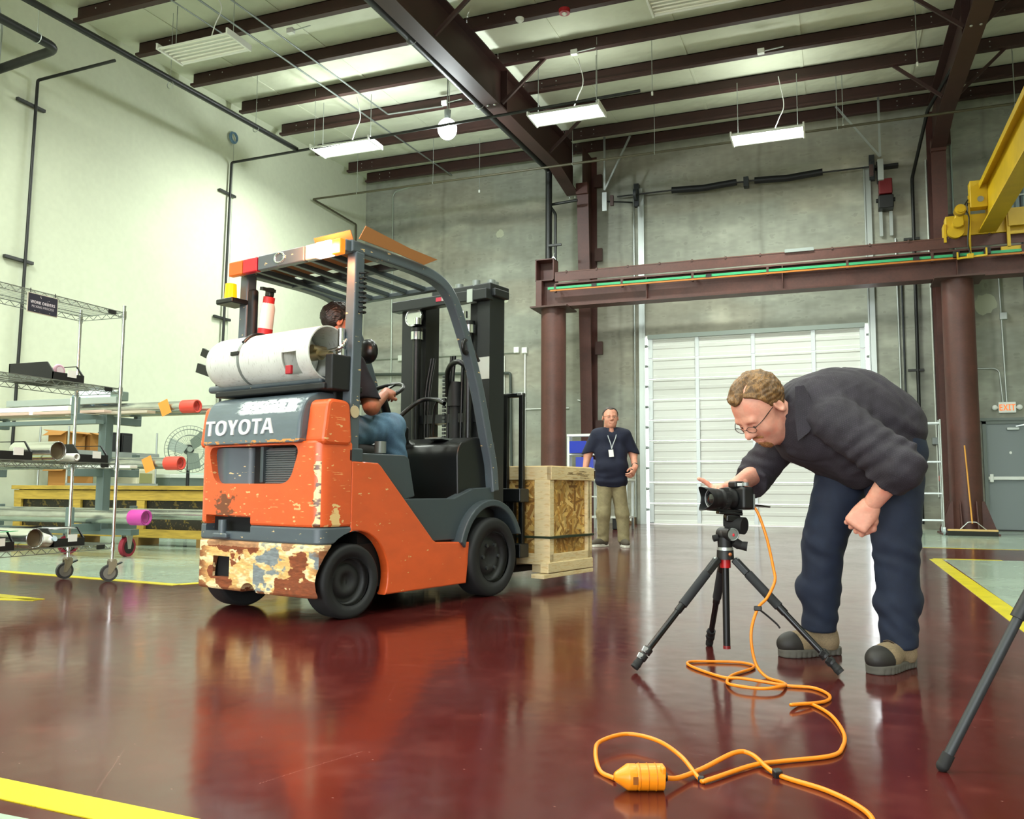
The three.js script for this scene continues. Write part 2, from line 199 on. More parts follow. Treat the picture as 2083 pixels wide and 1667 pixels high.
// ---------- forklift: local x forward, z to its right ----------
const FK = [-3.013, 0, -4.294], FKA = R(76);
const fk = thing('forklift', 'orange and grey forklift truck with a white gas tank, carrying a wooden crate', 'forklift', FK, FKA);
{
  const hash = fbm;
  const chipped = (base, amt, seed) => tex(1024, 512, (u, v) => { const n = fbm(u, v, 10, 5), m = fbm(u * 1, v * 1, 48, 3), s = fbm(u * 1, v * 4, 16, 3); let c = base.map(q => q * (.95 + .1 * (n - .5))); if (m * .6 + s * .4 > amt) c = mix(c, m > .55 ? [226, 196, 140] : [120, 66, 38], sst(amt, amt + .03, m * .6 + s * .4)); return c; }, 1 / 1.4, 1 / .7);
  const orange = mat(0xffffff, .34, 0, { map: chipped([232, 96, 42], .735), clearcoat: .3, clearcoatRoughness: .3 });
  // rear weight: worn cream and rust strip down its right rear edge, rust above the hook slot
  const orangeRear = mat(0xffffff, .36, 0, { clearcoat: .3, clearcoatRoughness: .3, map: tex(1024, 1024, (u, v) => { // u: -0.6..0.9 m around the rear, v: 0.4..1.3 m up
    const s = -.6 + u * 1.5, y = .4 + v * .9; const n = fbm(u, v, 12, 5), m = fbm(u, v, 40, 4), k = .96 + .1 * (n - .5); let c = [233, 97, 43].map(q => q * k);
    const e = Math.abs(s - .515 + .012 * Math.sin(y * 40)) / .035 + (.5 - m) * .8; if (y < .86 && e < 1) c = mix([236, 208, 150], [104, 58, 34], sst(.45, .62, m + (s > .53 ? .12 : 0)));
    const e2 = Math.hypot((s + .27) / .09, (y - .60) / .08) + (m - .5) * 2.2; if (e2 < 1) c = mix(c, [116, 60, 32], sst(1, .7, e2));
    const e3 = Math.hypot((s - .66) / .05, (y - .56) / .08) + (m - .5) * 1.6; if (e3 < .8) c = [240, 205, 140];
    const st = fbm(u, v * 3, 30, 3); if (st > .745) c = mix(c, [246, 190, 130], (st - .745) * 6); if (m > .775) c = mix(c, [236, 200, 140], .8); return c; }, 1 / 1.5, 1 / .9) });
  orangeRear.map.offset.set(.6 / 1.5, -.4 / .9);
  const grey = mat(0xffffff, .42, 0, { map: chipped([84, 95, 102], .72), clearcoat: .2, clearcoatRoughness: .35 }), greyDk = mat(0x3d474c, .42), blk = mat(0x0f1112, .35), blkM = mat(0x17191a, .6), steel = mat(0x2a2d2f, .4, .3);
  const hoodPanel = mat(0xffffff, .3, 0, { map: tex(1024, 512, (u, v) => { const s = -.5 + u, y = .95 + v * .33; const n = fbm(u * 1, v * 1, 16, 4), st = fbm(u, v, 40, 3); let c = [98, 112, 120].map(q => q * (.95 + .1 * (n - .5))); const w = sst(.30, .20, Math.abs(s - .1)) * sst(.05, .03, Math.abs(y - 1.175)); if (w > .05 && st + w * .25 > .55) c = mix(c, [222, 228, 230], Math.min(1, w * 1.2)); const edge = sst(.985, .97, y); if (edge > 0 && st > .56) c = [206, 140, 70]; return c; }, 1, 1 / .33), clearcoat: .4, clearcoatRoughness: .2 });  // white streak high on the panel is a reflection painted into the colour
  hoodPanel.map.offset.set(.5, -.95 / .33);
  const rust = mat(0xffffff, .8, 0, { map: tex(1024, 512, (u, v) => { const s = -.6 + u * 1.5, y = .1 + v * .45; const a = fbm(u, v * .5, 12, 5), b = fbm(u, v * .6, 26, 4), d = fbm(u, v, 60, 2); let c = mix([238, 214, 164], [222, 176, 108], sst(.35, .6, b)); if (a > .565) c = mix(c, [128, 66, 34], sst(.565, .60, a)); if (a < .43 && s > .02) c = mix(c, [124, 132, 134], sst(.43, .38, a)); const e = sst(.44, .56, s) + sst(-.36, -.5, s) + sst(.17, .13, y); if (e > 0 && b + .12 * e > .55) c = mix(c, [118, 64, 34], Math.min(1, e) * .85); if (y > .38 + .03 * (b - .5)) c = mix(c, [238, 218, 172], .4); return c.map(q => q * (.85 + .3 * d)); }, 1 / 1.5, 1 / .45), bumpMap: tex(512, 256, (u, v) => { const k = 255 * fbm(u, v, 14, 5); return [k, k, k]; }, 1 / 1.5, 1 / .45, false), bumpScale: .006 });
  rust.map.offset.set(.6 / 1.5, -.1 / .45);
  const around = (v, n) => Math.abs(n.z) > Math.abs(n.x) && Math.abs(n.z) > Math.abs(n.y) ? [v.z > 0 ? .53 + (v.x + .29) : -.53 - (v.x + .29), v.y] : [v.z, v.y];
  const plan = (u0, u1, w, r, cvx) => { const s = new THREE.Shape(); s.moveTo(u1, w); s.lineTo(u0 + r + cvx, w); s.quadraticCurveTo(u0 + cvx, w, u0 + cvx * .8, w - r); s.quadraticCurveTo(u0 - cvx * .2, 0, u0 + cvx * .8, -w + r); s.quadraticCurveTo(u0 + cvx, -w, u0 + r + cvx, -w); s.lineTo(u1, -w); s.closePath(); return s; };
  const slab = (shape, y0, y1, bev = .012) => { const g = new THREE.ExtrudeGeometry(shape, { depth: y1 - y0 - 2 * bev, bevelEnabled: true, bevelSize: bev, bevelThickness: bev, bevelOffset: -bev, bevelSegments: 2, curveSegments: 16 }); g.applyMatrix4(new THREE.Matrix4().makeRotationX(-Math.PI / 2).setPosition(0, y0 + bev, 0)); return g; };
  const well = (z0, z1, r = .265) => { const g = new THREE.CylinderGeometry(r, r, z1 - z0, 36); g.rotateX(Math.PI / 2); g.translate(0.0, .215, (z0 + z1) / 2); return g; };
  const alongU = (pts, u0, d) => { const s = new THREE.Shape(pts.map(p => new THREE.Vector2(p[0], p[1]))); const g = new THREE.ExtrudeGeometry(s, { depth: d, bevelEnabled: false }); g.applyMatrix4(new THREE.Matrix4().makeBasis(V(0, 0, 1), V(0, 1, 0), V(-1, 0, 0)).setPosition(u0 + d, 0, 0)); return g; };
  const tr = (pts, r, n = 5) => { const o = []; for (let i = 0; i < pts.length; i++) { const p = V(...pts[i], 0), a = V(...pts[(i + pts.length - 1) % pts.length], 0), b = V(...pts[(i + 1) % pts.length], 0); const k = Math.min(pts[i][2] ?? r, p.distanceTo(a) * .48, p.distanceTo(b) * .48); if (k <= 0) { o.push([p.x, p.y]); continue; } const A = p.clone().add(a.sub(p).setLength(k)), B = p.clone().add(b.sub(p).setLength(k)); for (let j = 0; j <= n; j++) { const t = j / n; o.push([(1 - t) ** 2 * A.x + 2 * t * (1 - t) * p.x + t * t * B.x, (1 - t) ** 2 * A.y + 2 * t * (1 - t) * p.y + t * t * B.y]); } } return o; };
  const tr2 = (pts, r, n) => tr(pts.map(p => [p[0], p[1]]), r, n);
  // rear weight: rusty bumper, grey band, orange body
  const cw = new THREE.Group(); cw.name = 'counterweight'; fk.add(cw);
  const box3 = (x, y, z, w, h, d) => { const g = new THREE.BoxGeometry(w, h, d); g.translate(x, y, z); return g; };
  const notch = (() => { const g = new THREE.CylinderGeometry(.07, .07, .3, 24); g.rotateZ(Math.PI / 2); g.translate(-.3, .115, -.02); return g; })();
  new C().push(cut(slab(plan(-.295, .02, .53, .07, .025), .13, .415, .015), well(.32, .7), well(-.7, -.32), box3(-.3, .262, -.27, .12, .12, .155), notch)).mesh('bumper', rust, cw, around);
  new C().push(cut(slab(plan(-.29, .02, .53, .07, .025), .415, .505, .01), well(.32, .7), well(-.7, -.32), box3(-.3, .5, -.23, .2, .07, .42))).mesh('band', grey, cw);
  const gr = alongU(tr2([[-.44, .955], [.37, .955], [.29, .74], [-.37, .74]], .075, 6), -.42, .26);
  new C().push(cut(slab(plan(-.292, -.045, .53, .08, .025), .505, .975, .014), gr, box3(-.3, .52, -.23, .2, .075, .42))).mesh('body', orangeRear, cw, around);
  for (const s of [-1, 1]) new C().ext(tr2([[-.27, .95], [-.05, .95], [-.075, 1.2], [-.235, 1.205]], .045, 6), .115, eul(0, 0, s > 0 ? .408 : -.523), .018).mesh('shoulder', orangeRear, cw, around);
  new C().box(-.16, .84, 0, .04, .24, .9).box(-.2, .5, -.23, .02, .09, .44).box(-.232, .262, -.27, .02, .14, .19).mesh('recess_shade', mat(0x08090a, .8), cw);  // near-black inserts put the shade inside grille, hook slot and hole into colour
  const lv = new C(); for (let i = 0; i < 15; i++) lv.box(-.235, .752 + i * .0128, .175, .03, .006, .25, 0, 0, 0, .5); lv.mesh('louvres', mat(0x777d7e, .5, .3), cw); new C().span(-.27, -.2, .745, .95, .03, .055, .005).mesh('louvre_frame', greyDk, cw);
  new C().ext(tr2([[-.22, -.45], [-.17, -.45], [-.17, -.12], [-.2, -.14], [-.26, -.3]], .03), .21, new THREE.Matrix4().makeRotationX(Math.PI / 2).setPosition(0, .95, 0)).mesh('grille_liner', grey, cw);
  new C().cyl([-.28, .43, -.27], [-.28, .53, -.27], .025).span(-.31, -.22, .425, .455, -.33, -.2, .01).mesh('tow_pin', grey, cw);
  // grey hood panel with raised letters
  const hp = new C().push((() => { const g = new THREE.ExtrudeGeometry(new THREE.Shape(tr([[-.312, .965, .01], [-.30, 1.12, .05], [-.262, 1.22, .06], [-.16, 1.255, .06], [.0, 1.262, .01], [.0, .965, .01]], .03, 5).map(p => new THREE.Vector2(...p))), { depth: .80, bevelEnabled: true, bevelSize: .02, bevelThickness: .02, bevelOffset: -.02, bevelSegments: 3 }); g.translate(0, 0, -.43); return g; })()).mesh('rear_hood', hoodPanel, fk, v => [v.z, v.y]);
  new C().push((() => { const g = letters('TOYOTA', .088, .012); g.scale(1.3, 1, 1); return g; })(), new THREE.Matrix4().makeBasis(V(0, 0, 1), V(.09, 1, 0).normalize(), V(-1, .09, 0).normalize()).setPosition(-.300, 1.062, -.12)).mesh('lettering', mat(0xd9dedd, .4), hp);
  new C().box(-.0, 1.24, 0, .12, .08, .8, .02).mesh('hood_front', blkM, fk);
  // side frames
  const arch = []; for (let a = -24; a <= 102; a += 7) arch.push([Math.cos(R(a)) * .265, .215 + Math.sin(R(a)) * .265]);
  const sidePts = [[-.042, .868], [.165, .862], [.19, .845], [.665, .40], [.70, .385], [1.03, .372], [1.02, .24], [1.0, .108], [.245, .108], ...arch, [-.042, .485]];
  for (const s of [-1, 1]) new C().ext(sidePts, .05, eul(0, 0, s > 0 ? .475 : -.525), .008).mesh('side_frame', orange, fk);
  new C().span(.0, 1.3, .15, .40, -.46, .46).span(.1, .5, .4, .62, -.44, .44).mesh('chassis', blkM, fk);
  for (const s of [-1, 1]) { new C().ext(tr2([[.15, .82], [.08, .86], [.085, .918], [.46, .918], [.49, .90], [.55, .668], [.42, .64], [.36, .67]], .012, 3), .05, eul(0, 0, s > 0 ? .42 : -.47), .008).mesh('hood_side', greyDk, fk);
    new C().ext([[.38, .655], [.92, .655], [1.12, .72], [1.36, .73], [1.36, .64], [1.2, .62], [1.06, .54], [1.02, .39], [.64, .39], [.30, .7]], .06, eul(0, 0, s > 0 ? .425 : -.485), .006).mesh('step_panel', greyDk, fk);
    const fen = []; for (let a = 20; a <= 168; a += 8) fen.push([1.27 + Math.cos(R(a)) * .36, .27 + Math.sin(R(a)) * .375]); for (let a = 168; a >= 20; a -= 8) fen.push([1.27 + Math.cos(R(a)) * .31, .27 + Math.sin(R(a)) * .33]); new C().ext(fen, .16, eul(0, 0, s > 0 ? .385 : -.545), .008).mesh('front_fender', greyDk, fk); }
  new C().push((() => { const g = letters('GENEO', .05, .004); g.scale(1.15, 1, 1); return g; })(), eul(.29, .855, .469)).mesh('lettering', mat(0x98a3a3, .5), fk);
  new C().span(.42, 1.1, .37, .40, -.42, .42).mesh('floor_plate', blkM, fk);
  new C().ext(tr2([[1.02, .4], [1.42, .4], [1.42, 1.05], [1.2, 1.07], [1.03, 1.02], [1.0, .95]], .03), .88, eul(0, 0, -.44), .01).mesh('cowl', blk, fk);
  new C().box(1.12, 1.06, .21, .14, .008, .1, 0, 0, 0, -.05).mesh('dash_display', mat(0xd58a2a, .4), fk); new C().box(1.12, 1.055, .21, .18, .012, .14, 0, 0, 0, -.05).mesh('display_frame', steelGrey, fk);
  new C().box(.05, .93, 0, .16, .5, .62, .05, 0, 0, .1).mesh('seat_back', blkM, fk); new C().box(.30, .93, 0, .45, .12, .5, .05).mesh('seat_cushion', blkM, fk); new C().cyl([.36, .93, .36], [.36, 1.0, .36], .035).mesh('seat_lever', steelGrey, fk);
  // steering wheel and column, levers, yellow canister
  const sw = new THREE.Group(); sw.name = 'steering_wheel'; sw.position.set(.80, 1.36, -.07); sw.rotation.z = R(28); fk.add(sw);
  new C().torus(new THREE.Matrix4().makeRotationX(Math.PI / 2), .165, .014, 36, 10).mesh('rim', blk, sw); new C().cyl([0, -.03, 0], [0, .01, 0], .04).bar([-.16, 0, 0], [.16, 0, 0], .03, .012).bar([0, 0, 0], [0, 0, .16], .03, .012).mesh('spokes', blk, sw);
  new C().cyl([1.05, .98, -.15], [.82, 1.34, -.07], .045, .03).box(1.02, 1.08, -.15, .2, .16, .16, .03).mesh('steering_column', blk, fk);
  new C().tube([[1.0, 1.2, -.1], [1.12, 1.33, .0], [1.15, 1.34, .12], [1.1, 1.3, .25]], .016, 8).tube([[1.15, 1.0, .1], [1.1, 1.25, .16], [1.08, 1.31, .2]], .011, 8).mesh('control_levers', blk, fk);
  new C().lathe([[0, 0], [.05, 0], [.06, .02], [.06, .14], [.045, .165], [.0, .17]], eul(.94, 1.06, -.2)).mesh('yellow_canister', mat(0xd8b418, .4), fk); new C().cyl([.94, 1.14, -.2], [.94, 1.155, -.2], .0615).mesh('canister_band', blk, fk);
  // overhead guard
  const gd = new THREE.Group(); gd.name = 'overhead_guard'; fk.add(gd);
  const apl = [[-.06, 2.095], [.28, 2.092], [.55, 2.084], [.68, 2.068], [.79, 2.03], [.88, 1.955], [.96, 1.83], [1.04, 1.68], [1.125, 1.50], [1.20, 1.30], [1.27, 1.07], [1.33, .88], [1.355, .70]];
  const cv = new THREE.CatmullRomCurve3(apl.map(p => V(p[0], p[1], 0))).getPoints(60); const ribbon = h => { const a = [], b = []; cv.forEach((p, i) => { const t = cv[Math.min(60, i + 1)].clone().sub(cv[Math.max(0, i - 1)]).normalize(); a.push([p.x - t.y * h, p.y + t.x * h]); b.unshift([p.x + t.y * h, p.y - t.x * h]); }); return [...a, ...b]; };
  for (const s of [-1, 1]) { new C().ext(ribbon(.034), .055, eul(0, 0, s > 0 ? .45 : -.505), .01).mesh('front_pillar', grey, gd); new C().bar([-.015, .84, s * .478], [.005, 2.07, s * .478], .075, .075, V(1, 0, 0), .012).mesh('rear_pillar', grey, gd); new C().span(-.07, .045, .86, .94, s * .44, s * .53, .01).mesh('pillar_foot', greyDk, gd); }
  new C().bar([-.07, 2.09, -.5], [-.07, 2.09, .5], .06, .075, UP_, .012).mesh('rear_rail', grey, gd); new C().bar([.36, 2.075, -.46], [.36, 2.075, .46], .05, .045, UP_, .005).mesh('cross_rail', greyDk, gd); new C().bar([.80, 2.025, -.46], [.80, 2.025, .46], .05, .03, UP_, .005).mesh('cross_rail', greyDk, gd);
  for (const v of [-.32, -.16, 0, .16, .32]) new C().bar([-.06, 2.07, v], [.80, 2.03, v], .035, .03, UP_, .004).mesh('roof_bar', greyDk, gd);
  new C().cyl([-.02, 1.145, .517], [-.02, 1.145, .521], .035).mesh('badge', mat(0xcdbb96, .5), gd); const cable = new C(); for (let i = 0; i < 9; i++) cable.torus(eul(.02, 1.72 + i * .028, .515, Math.PI / 2, 0, 0), .022, .006, 14, 6); cable.mesh('coiled_cable', blk, gd);
  // rear lamps
  const lens = (c, e, i) => new THREE.MeshStandardMaterial({ color: c, roughness: .25, emissive: e || 0x000000, emissiveIntensity: i || 0 });
  const bx = (n, z0, z1, m, dx = 0) => new C().span(-.135 + dx, -.095, 2.035, 2.125, z0, z1, .008).mesh(n, m, gd);
  bx('lamp_bar', -.22, .19, grey); bx('white_lens', .20, .285, lens(0x8c9090)); bx('brake_lamp', .29, .415, lens(0xff5030, new THREE.Color(1, .5, .32), 5), -.006); bx('turn_lens', .42, .495, lens(0xe86a18, new THREE.Color(1, .25, .02), .5)); bx('turn_lens', -.5, -.37, lens(0xe0641a)); bx('red_lens', -.365, -.23, lens(0xc02030));
  const bl = new THREE.PointLight(new THREE.Color(1, .35, .15), 1.2); bl.position.set(-.24, 2.08, .35); bl.shadow.radius = 3; bl.name = 'brake_glow'; gd.add(bl);
  new C().push((() => { const g = new THREE.TorusGeometry(.03, .006, 8, 20); g.scale(1.4, 1, 1); g.rotateY(-Math.PI / 2); return g; })(), eul(-.137, 2.085, -.02)).mesh('emblem', chrome, gd);
  new C().cyl([-.09, 1.90, -.53], [-.09, 2.0, -.53], .04, .035).mesh('beacon', lens(0xf0a010, new THREE.Color(1, .5, .0), .5), gd); new C().span(-.15, -.0, 1.865, 1.9, -.6, -.44, .01).mesh('beacon_bracket', blk, gd); new C().box(.0, 1.72, -.43, .05, .5, .08, .02).mesh('black_box', blkM, gd); new C().span(-.05, -.045, 1.46, 1.63, -.47, -.39).mesh('pillar_sticker', mat(0xc9c0b2, .6), gd);
  const ex = new THREE.Group(); ex.name = 'fire_extinguisher'; ex.position.set(.02, 1.64, -.33); ex.rotation.x = R(8); fk.add(ex); new C().lathe([[0, 0], [.035, 0], [.045, .02], [.045, .2], [.03, .25], [.0, .26]], new THREE.Matrix4(), 18).mesh('cylinder', mat(0xc9cdd0, .4), ex); new C().cyl([0, .03, 0], [0, .07, 0], .0465).mesh('red_band', mat(0xb01e26, .45), ex); new C().cyl([0, .21, 0], [0, .27, 0], .036).mesh('red_band', mat(0xb01e26, .45), ex); new C().box(.0, .3, 0, .04, .06, .05, .01).box(-.04, .31, .03, .1, .02, .03).mesh('valve', blk, ex);
  // gas tank lying across the rear
  const tk = new THREE.Group(); tk.name = 'gas_tank'; tk.position.set(-.12, 1.475, -.02); fk.add(tk); const tankM = mat(0xffffff, .38, 0, { map: tex(512, 512, (u, v) => { const n = fbm(u, v, 8, 4), m = fbm(u * 4, v, 32, 3); let k = .96 + .1 * (n - .5); let c = [226 * k, 229 * k, 222 * k]; if (m > .62) c = mix(c, [150, 146, 136], (m - .62) * 2.2); return c; }, 1.4, 1.4), clearcoat: .3, clearcoatRoughness: .3 });
  const axis = new THREE.Matrix4().makeRotationX(Math.PI / 2);
  const sh = [[0, -.55], [.06, -.548], [.11, -.53], [.14, -.50], [.153, -.46], [.155, -.42], [.155, .12], [.153, .15], [.14, .19], [.11, .215], [0, .23]]; new C().lathe(sh, axis, 40).mesh('shell', tankM, tk);
  { const g = new THREE.CylinderGeometry(.155, .155, .3, 48, 1, true); g.rotateX(Math.PI / 2); g.translate(0, 0, .28); const outer = new THREE.CylinderGeometry(.156, .156, .3, 48); outer.rotateX(Math.PI / 2); outer.translate(0, 0, .28); const inner = new THREE.CylinderGeometry(.148, .148, .4, 48); inner.rotateX(Math.PI / 2); inner.translate(0, 0, .30); const win = new THREE.BoxGeometry(.2, .12, .12); win.translate(-.13, -.06, .27); new C().push(cut(outer, inner, win)).mesh('collar', tankM, tk); }
  new C().cyl([0, 0, .22], [0, 0, .36], .035).cyl([0, 0, .33], [.0, 0, .44], .02).cyl([-.05, .03, .34], [.05, .03, .34], .02).mesh('valve', mat(0xa79a78, .35, .8), tk); new C().box(-.148, -.1, .27, .02, .05, .045, .005).mesh('red_tag', mat(0xb0202c, .5), tk);
  new C().cyl([0, 0, -.185], [0, 0, -.165], .158, .158, 40).mesh('strap', steelGrey, tk); { const g = new THREE.TorusGeometry(.158, .014, 8, 24, 1.5); new C().push(g, eul(0, 0, -.16, 0, 0, 1.0)).mesh('strap_pad', blk, tk); } new C().box(-.15, .03, -.2, .03, .025, .07, .005).mesh('latch', blk, tk);
  new C().span(-.17, -.07, 1.30, 1.345, -.62, .40, .02).mesh('tank_cradle', grey, fk); new C().span(-.2, .1, 1.262, 1.30, -.5, .46, .01).box(-.1, 1.36, .47, .16, .2, .06, .01).mesh('tank_base', blkM, fk); new C().bar([-.1, 1.31, -.57], [-.1, 1.55, -.6], .03, .08).bar([-.12, 1.42, -.58], [-.13, 1.48, -.78], .025, .06).bar([-.12, 1.52, -.6], [-.13, 1.58, -.74], .02, .05).mesh('cradle_arm', blk, fk);
  new C().cyl([-.06, 1.36, .44], [-.06, 1.50, .44], .03).cyl([-.06, 1.50, .44], [-.06, 1.62, .44], .02).tube([[-.12, 1.485, .4], [-.12, 1.50, .5], [-.06, 1.55, .48]], .012, 8).mesh('gas_coupling', chrome, fk);
  // wheels
  const tyreM = mat(0x191a1b, .7), rimM = mat(0x2b2c2d, .55, .2);
  const wheel = (u, v, r, w, turn, s) => { const g = new THREE.Group(); g.name = 'wheel'; g.position.set(u, r, v); g.rotation.y = turn; fk.add(g); const m = new THREE.Matrix4().makeRotationX(s > 0 ? Math.PI / 2 : -Math.PI / 2); const h = w / 2, q = r * .64; new C().lathe([[q, -h * .9], [r * .9, -h], [r * .97, -h * .9], [r, -h * .7], [r, h * .7], [r * .97, h * .9], [r * .9, h], [r * .8, h * .96], [q, h * .9], [q, -h * .9]], m, 48).mesh('tyre', tyreM, g); new C().lathe([[0, h * .2], [r * .2, h * .25], [r * .22, h * .5], [r * .4, h * .5], [r * .45, h * .2], [r * .58, h * .3], [q, h * .92], [q, -h * .9], [0, -h * .9]], m, 40).mesh('rim', rimM, g); const b = new C(); for (let i = 0; i < 6; i++) { const a = i * Math.PI / 3; b.cyl([Math.cos(a) * r * .33, Math.sin(a) * r * .33, s * h * .48], [Math.cos(a) * r * .33, Math.sin(a) * r * .33, s * h * .66], r * .05, r * .05, 6); } if (r > .23) b.mesh('wheel_nuts', mat(0x3c3e3f, .5, .3), g).userData.kind = 'stuff'; };
  for (const s of [-1, 1]) { wheel(-.01, s * .44, .205, .165, R(-4), s); wheel(1.275, s * .475, .262, .18, 0, s); }
  // mast
  const ms = new THREE.Group(); ms.name = 'mast'; ms.position.set(1.52, 0, -.03); fk.add(ms);
  for (const s of [-1, 1]) { new C().span(-.09, .09, .06, 2.1, s * .31, s * .42).span(-.06, .06, .06, 2.1, s * .29, s * .31).mesh('outer_rail', steel, ms); new C().span(-.05, .11, .1, 2.17, s * .215, s * .29).mesh('inner_rail', blkM, ms); new C().cyl([-.11, .15, s * .25], [-.11, 1.9, s * .25], .032).cyl([-.11, 1.9, s * .25], [-.11, 1.93, s * .25], .045).mesh('lift_cylinder', blk, ms); new C().cyl([-.11, 1.84, s * .25], [-.11, 1.90, s * .25], .047).mesh('bright_sleeve', chrome, ms); new C().cyl([-.14, 1.95, s * .22], [-.14, 2.0, s * .22], .03).mesh('bright_nut', chrome, ms); }
  new C().span(-.15, -.06, 2.07, 2.15, -.48, .43, .008).span(-.1, .14, 2.14, 2.2, -.12, .43, .01).span(-.08, .1, 2.1, 2.16, .2, .46, .01).mesh('crosshead', steel, ms); new C().span(-.154, -.15, 2.1, 2.13, .0, .1).mesh('sticker', mat(0xb8a8a8, .5), ms); new C().span(-.156, -.15, 2.1, 2.13, -.03, .02).mesh('red_sticker', mat(0xc0304a, .5), ms);
  const tops = new C(); for (const [x, z] of [[-.04, .1], [.06, .2], [-.07, .28], [.05, .36], [-.02, .38], [.1, .1]]) tops.cyl([x, 2.18, z], [x, 2.235, z], .03); tops.mesh('chain_anchors', steelGrey, ms).userData.kind = 'stuff'; new C().span(-.155, -.1, 2.06, 2.155, .26, .31).mesh('bright_plate', galv, ms);
  for (const y of [.45, 1.2]) new C().span(-.08, .1, y, y + .065, -.3, .3).mesh('cross_member', steel, ms);
  const hos = new C(); for (const v of [-.19, -.16, .03, .06, .15, .18]) hos.tube([[-.06, .6, v], [-.07, 1.0, v], [-.065, 1.4, v * 1.02], [-.03, 1.7, v * .9]], .013, 8, 24); hos.tube([[-.06, 1.4, .02], [-.16, 1.58, .1], [-.2, 1.62, .24], [-.1, 1.5, .3]], .02, 8, 24); hos.mesh('hoses', blk, ms); const ch = new C(); for (const v of [.0, .21]) for (let i = 0; i < 34; i++) ch.box(-.08, .62 + i * .028, v, .02, .02, .026, .003); ch.mesh('lift_chain', mat(0x4c5050, .4, .6), ms).userData.kind = 'stuff'; new C().cyl([-.06, .3, .09], [-.06, 1.32, .09], .045).cyl([-.06, 1.32, .09], [-.06, 1.5, .09], .06, .05).mesh('centre_cylinder', blkM, ms);
  new C().push((() => { const g = letters('TOYOTA', .05, .002); g.scale(1.7, 1, 1); return g; })(), new THREE.Matrix4().makeBasis(V(0, 1, 0), V(0, 0, -1), V(-1, 0, 0)).setPosition(-.092, 1.12, .365)).mesh('lettering', mat(0xb9bfbe, .5), ms); new C().span(-.094, -.09, 1.50, 1.66, .30, .42).mesh('label_plate', mat(0xbcbfb8, .5), ms); new C().box(-.09, 1.40, .35, .012, .03, .05, .004).box(-.09, 1.36, .35, .012, .02, .05, .004).mesh('rail_bolts', steelGrey, ms);
  const hl2 = new THREE.Group(); hl2.name = 'work_lamp'; hl2.position.set(1.42, 2.02, -.31); hl2.rotation.z = Math.PI / 2 - .15; fk.add(hl2); new C().lathe([[0, -.06], [.05, -.05], [.075, 0], [.08, .02], [.075, .022]], new THREE.Matrix4(), 24).mesh('lamp_bowl', blk, hl2); new C().cyl([0, .012, 0], [0, .02, 0], .072, .072, 24).mesh('lamp_lens', mat(0xc4c8c4, .15, .6), hl2); new C().torus(new THREE.Matrix4().makeRotationX(Math.PI / 2).setPosition(0, .02, 0), .076, .006, 28, 8).mesh('lamp_ring', chrome, hl2);
  // carriage, load backrest, forks
  const cg = new THREE.Group(); cg.name = 'fork_carriage'; cg.position.set(1.80, 0, -.03); fk.add(cg);
  for (const y of [.22, .62]) new C().span(-.09, .03, y, y + .1, -.5, .5, .01).mesh('carriage_bar', blk, cg); new C().span(-.1, .02, .1, .82, -.2, -.12).span(-.1, .02, .1, .82, .12, .2).mesh('side_plates', blk, cg);
  for (const v of [-.44, -.22, 0, .30, .44]) new C().span(.0, .035, .24, 1.42, v - .018, v + .018, .004).mesh('backrest_bar', blk, cg); new C().span(-.0, .04, 1.40, 1.435, -.46, .46, .01).mesh('backrest_top', blk, cg); new C().box(.02, 1.425, .43, .05, .025, .05, .01).mesh('bright_corner', galv, cg);
  for (const s of [-.28, .30]) new C().ext([[.03, .72], [.07, .72], [.075, .145], [1.0, .11], [1.0, .095], [.03, .10]], .11, eul(0, 0, s - .055), .004).mesh('fork', blk, cg);
  new C().tube([[1.34, 1.62, .36], [1.2, 1.66, .42], [1.1, 1.58, .49]], .012, 8).sph(1.1, 1.58, .48, .02).mesh('grip', blk, fk); new C().torus(eul(1.0, 1.66, .505, 0, .3, 0), .045, .014, 18, 8).mesh('mirror_clamp', blk, fk); new C().sph(.62, 1.62, -.02, .085, .6, 1, 1).cyl([.62, 1.62, -.02], [.9, 1.6, -.3], .01).mesh('round_mirror', blk, fk);
}
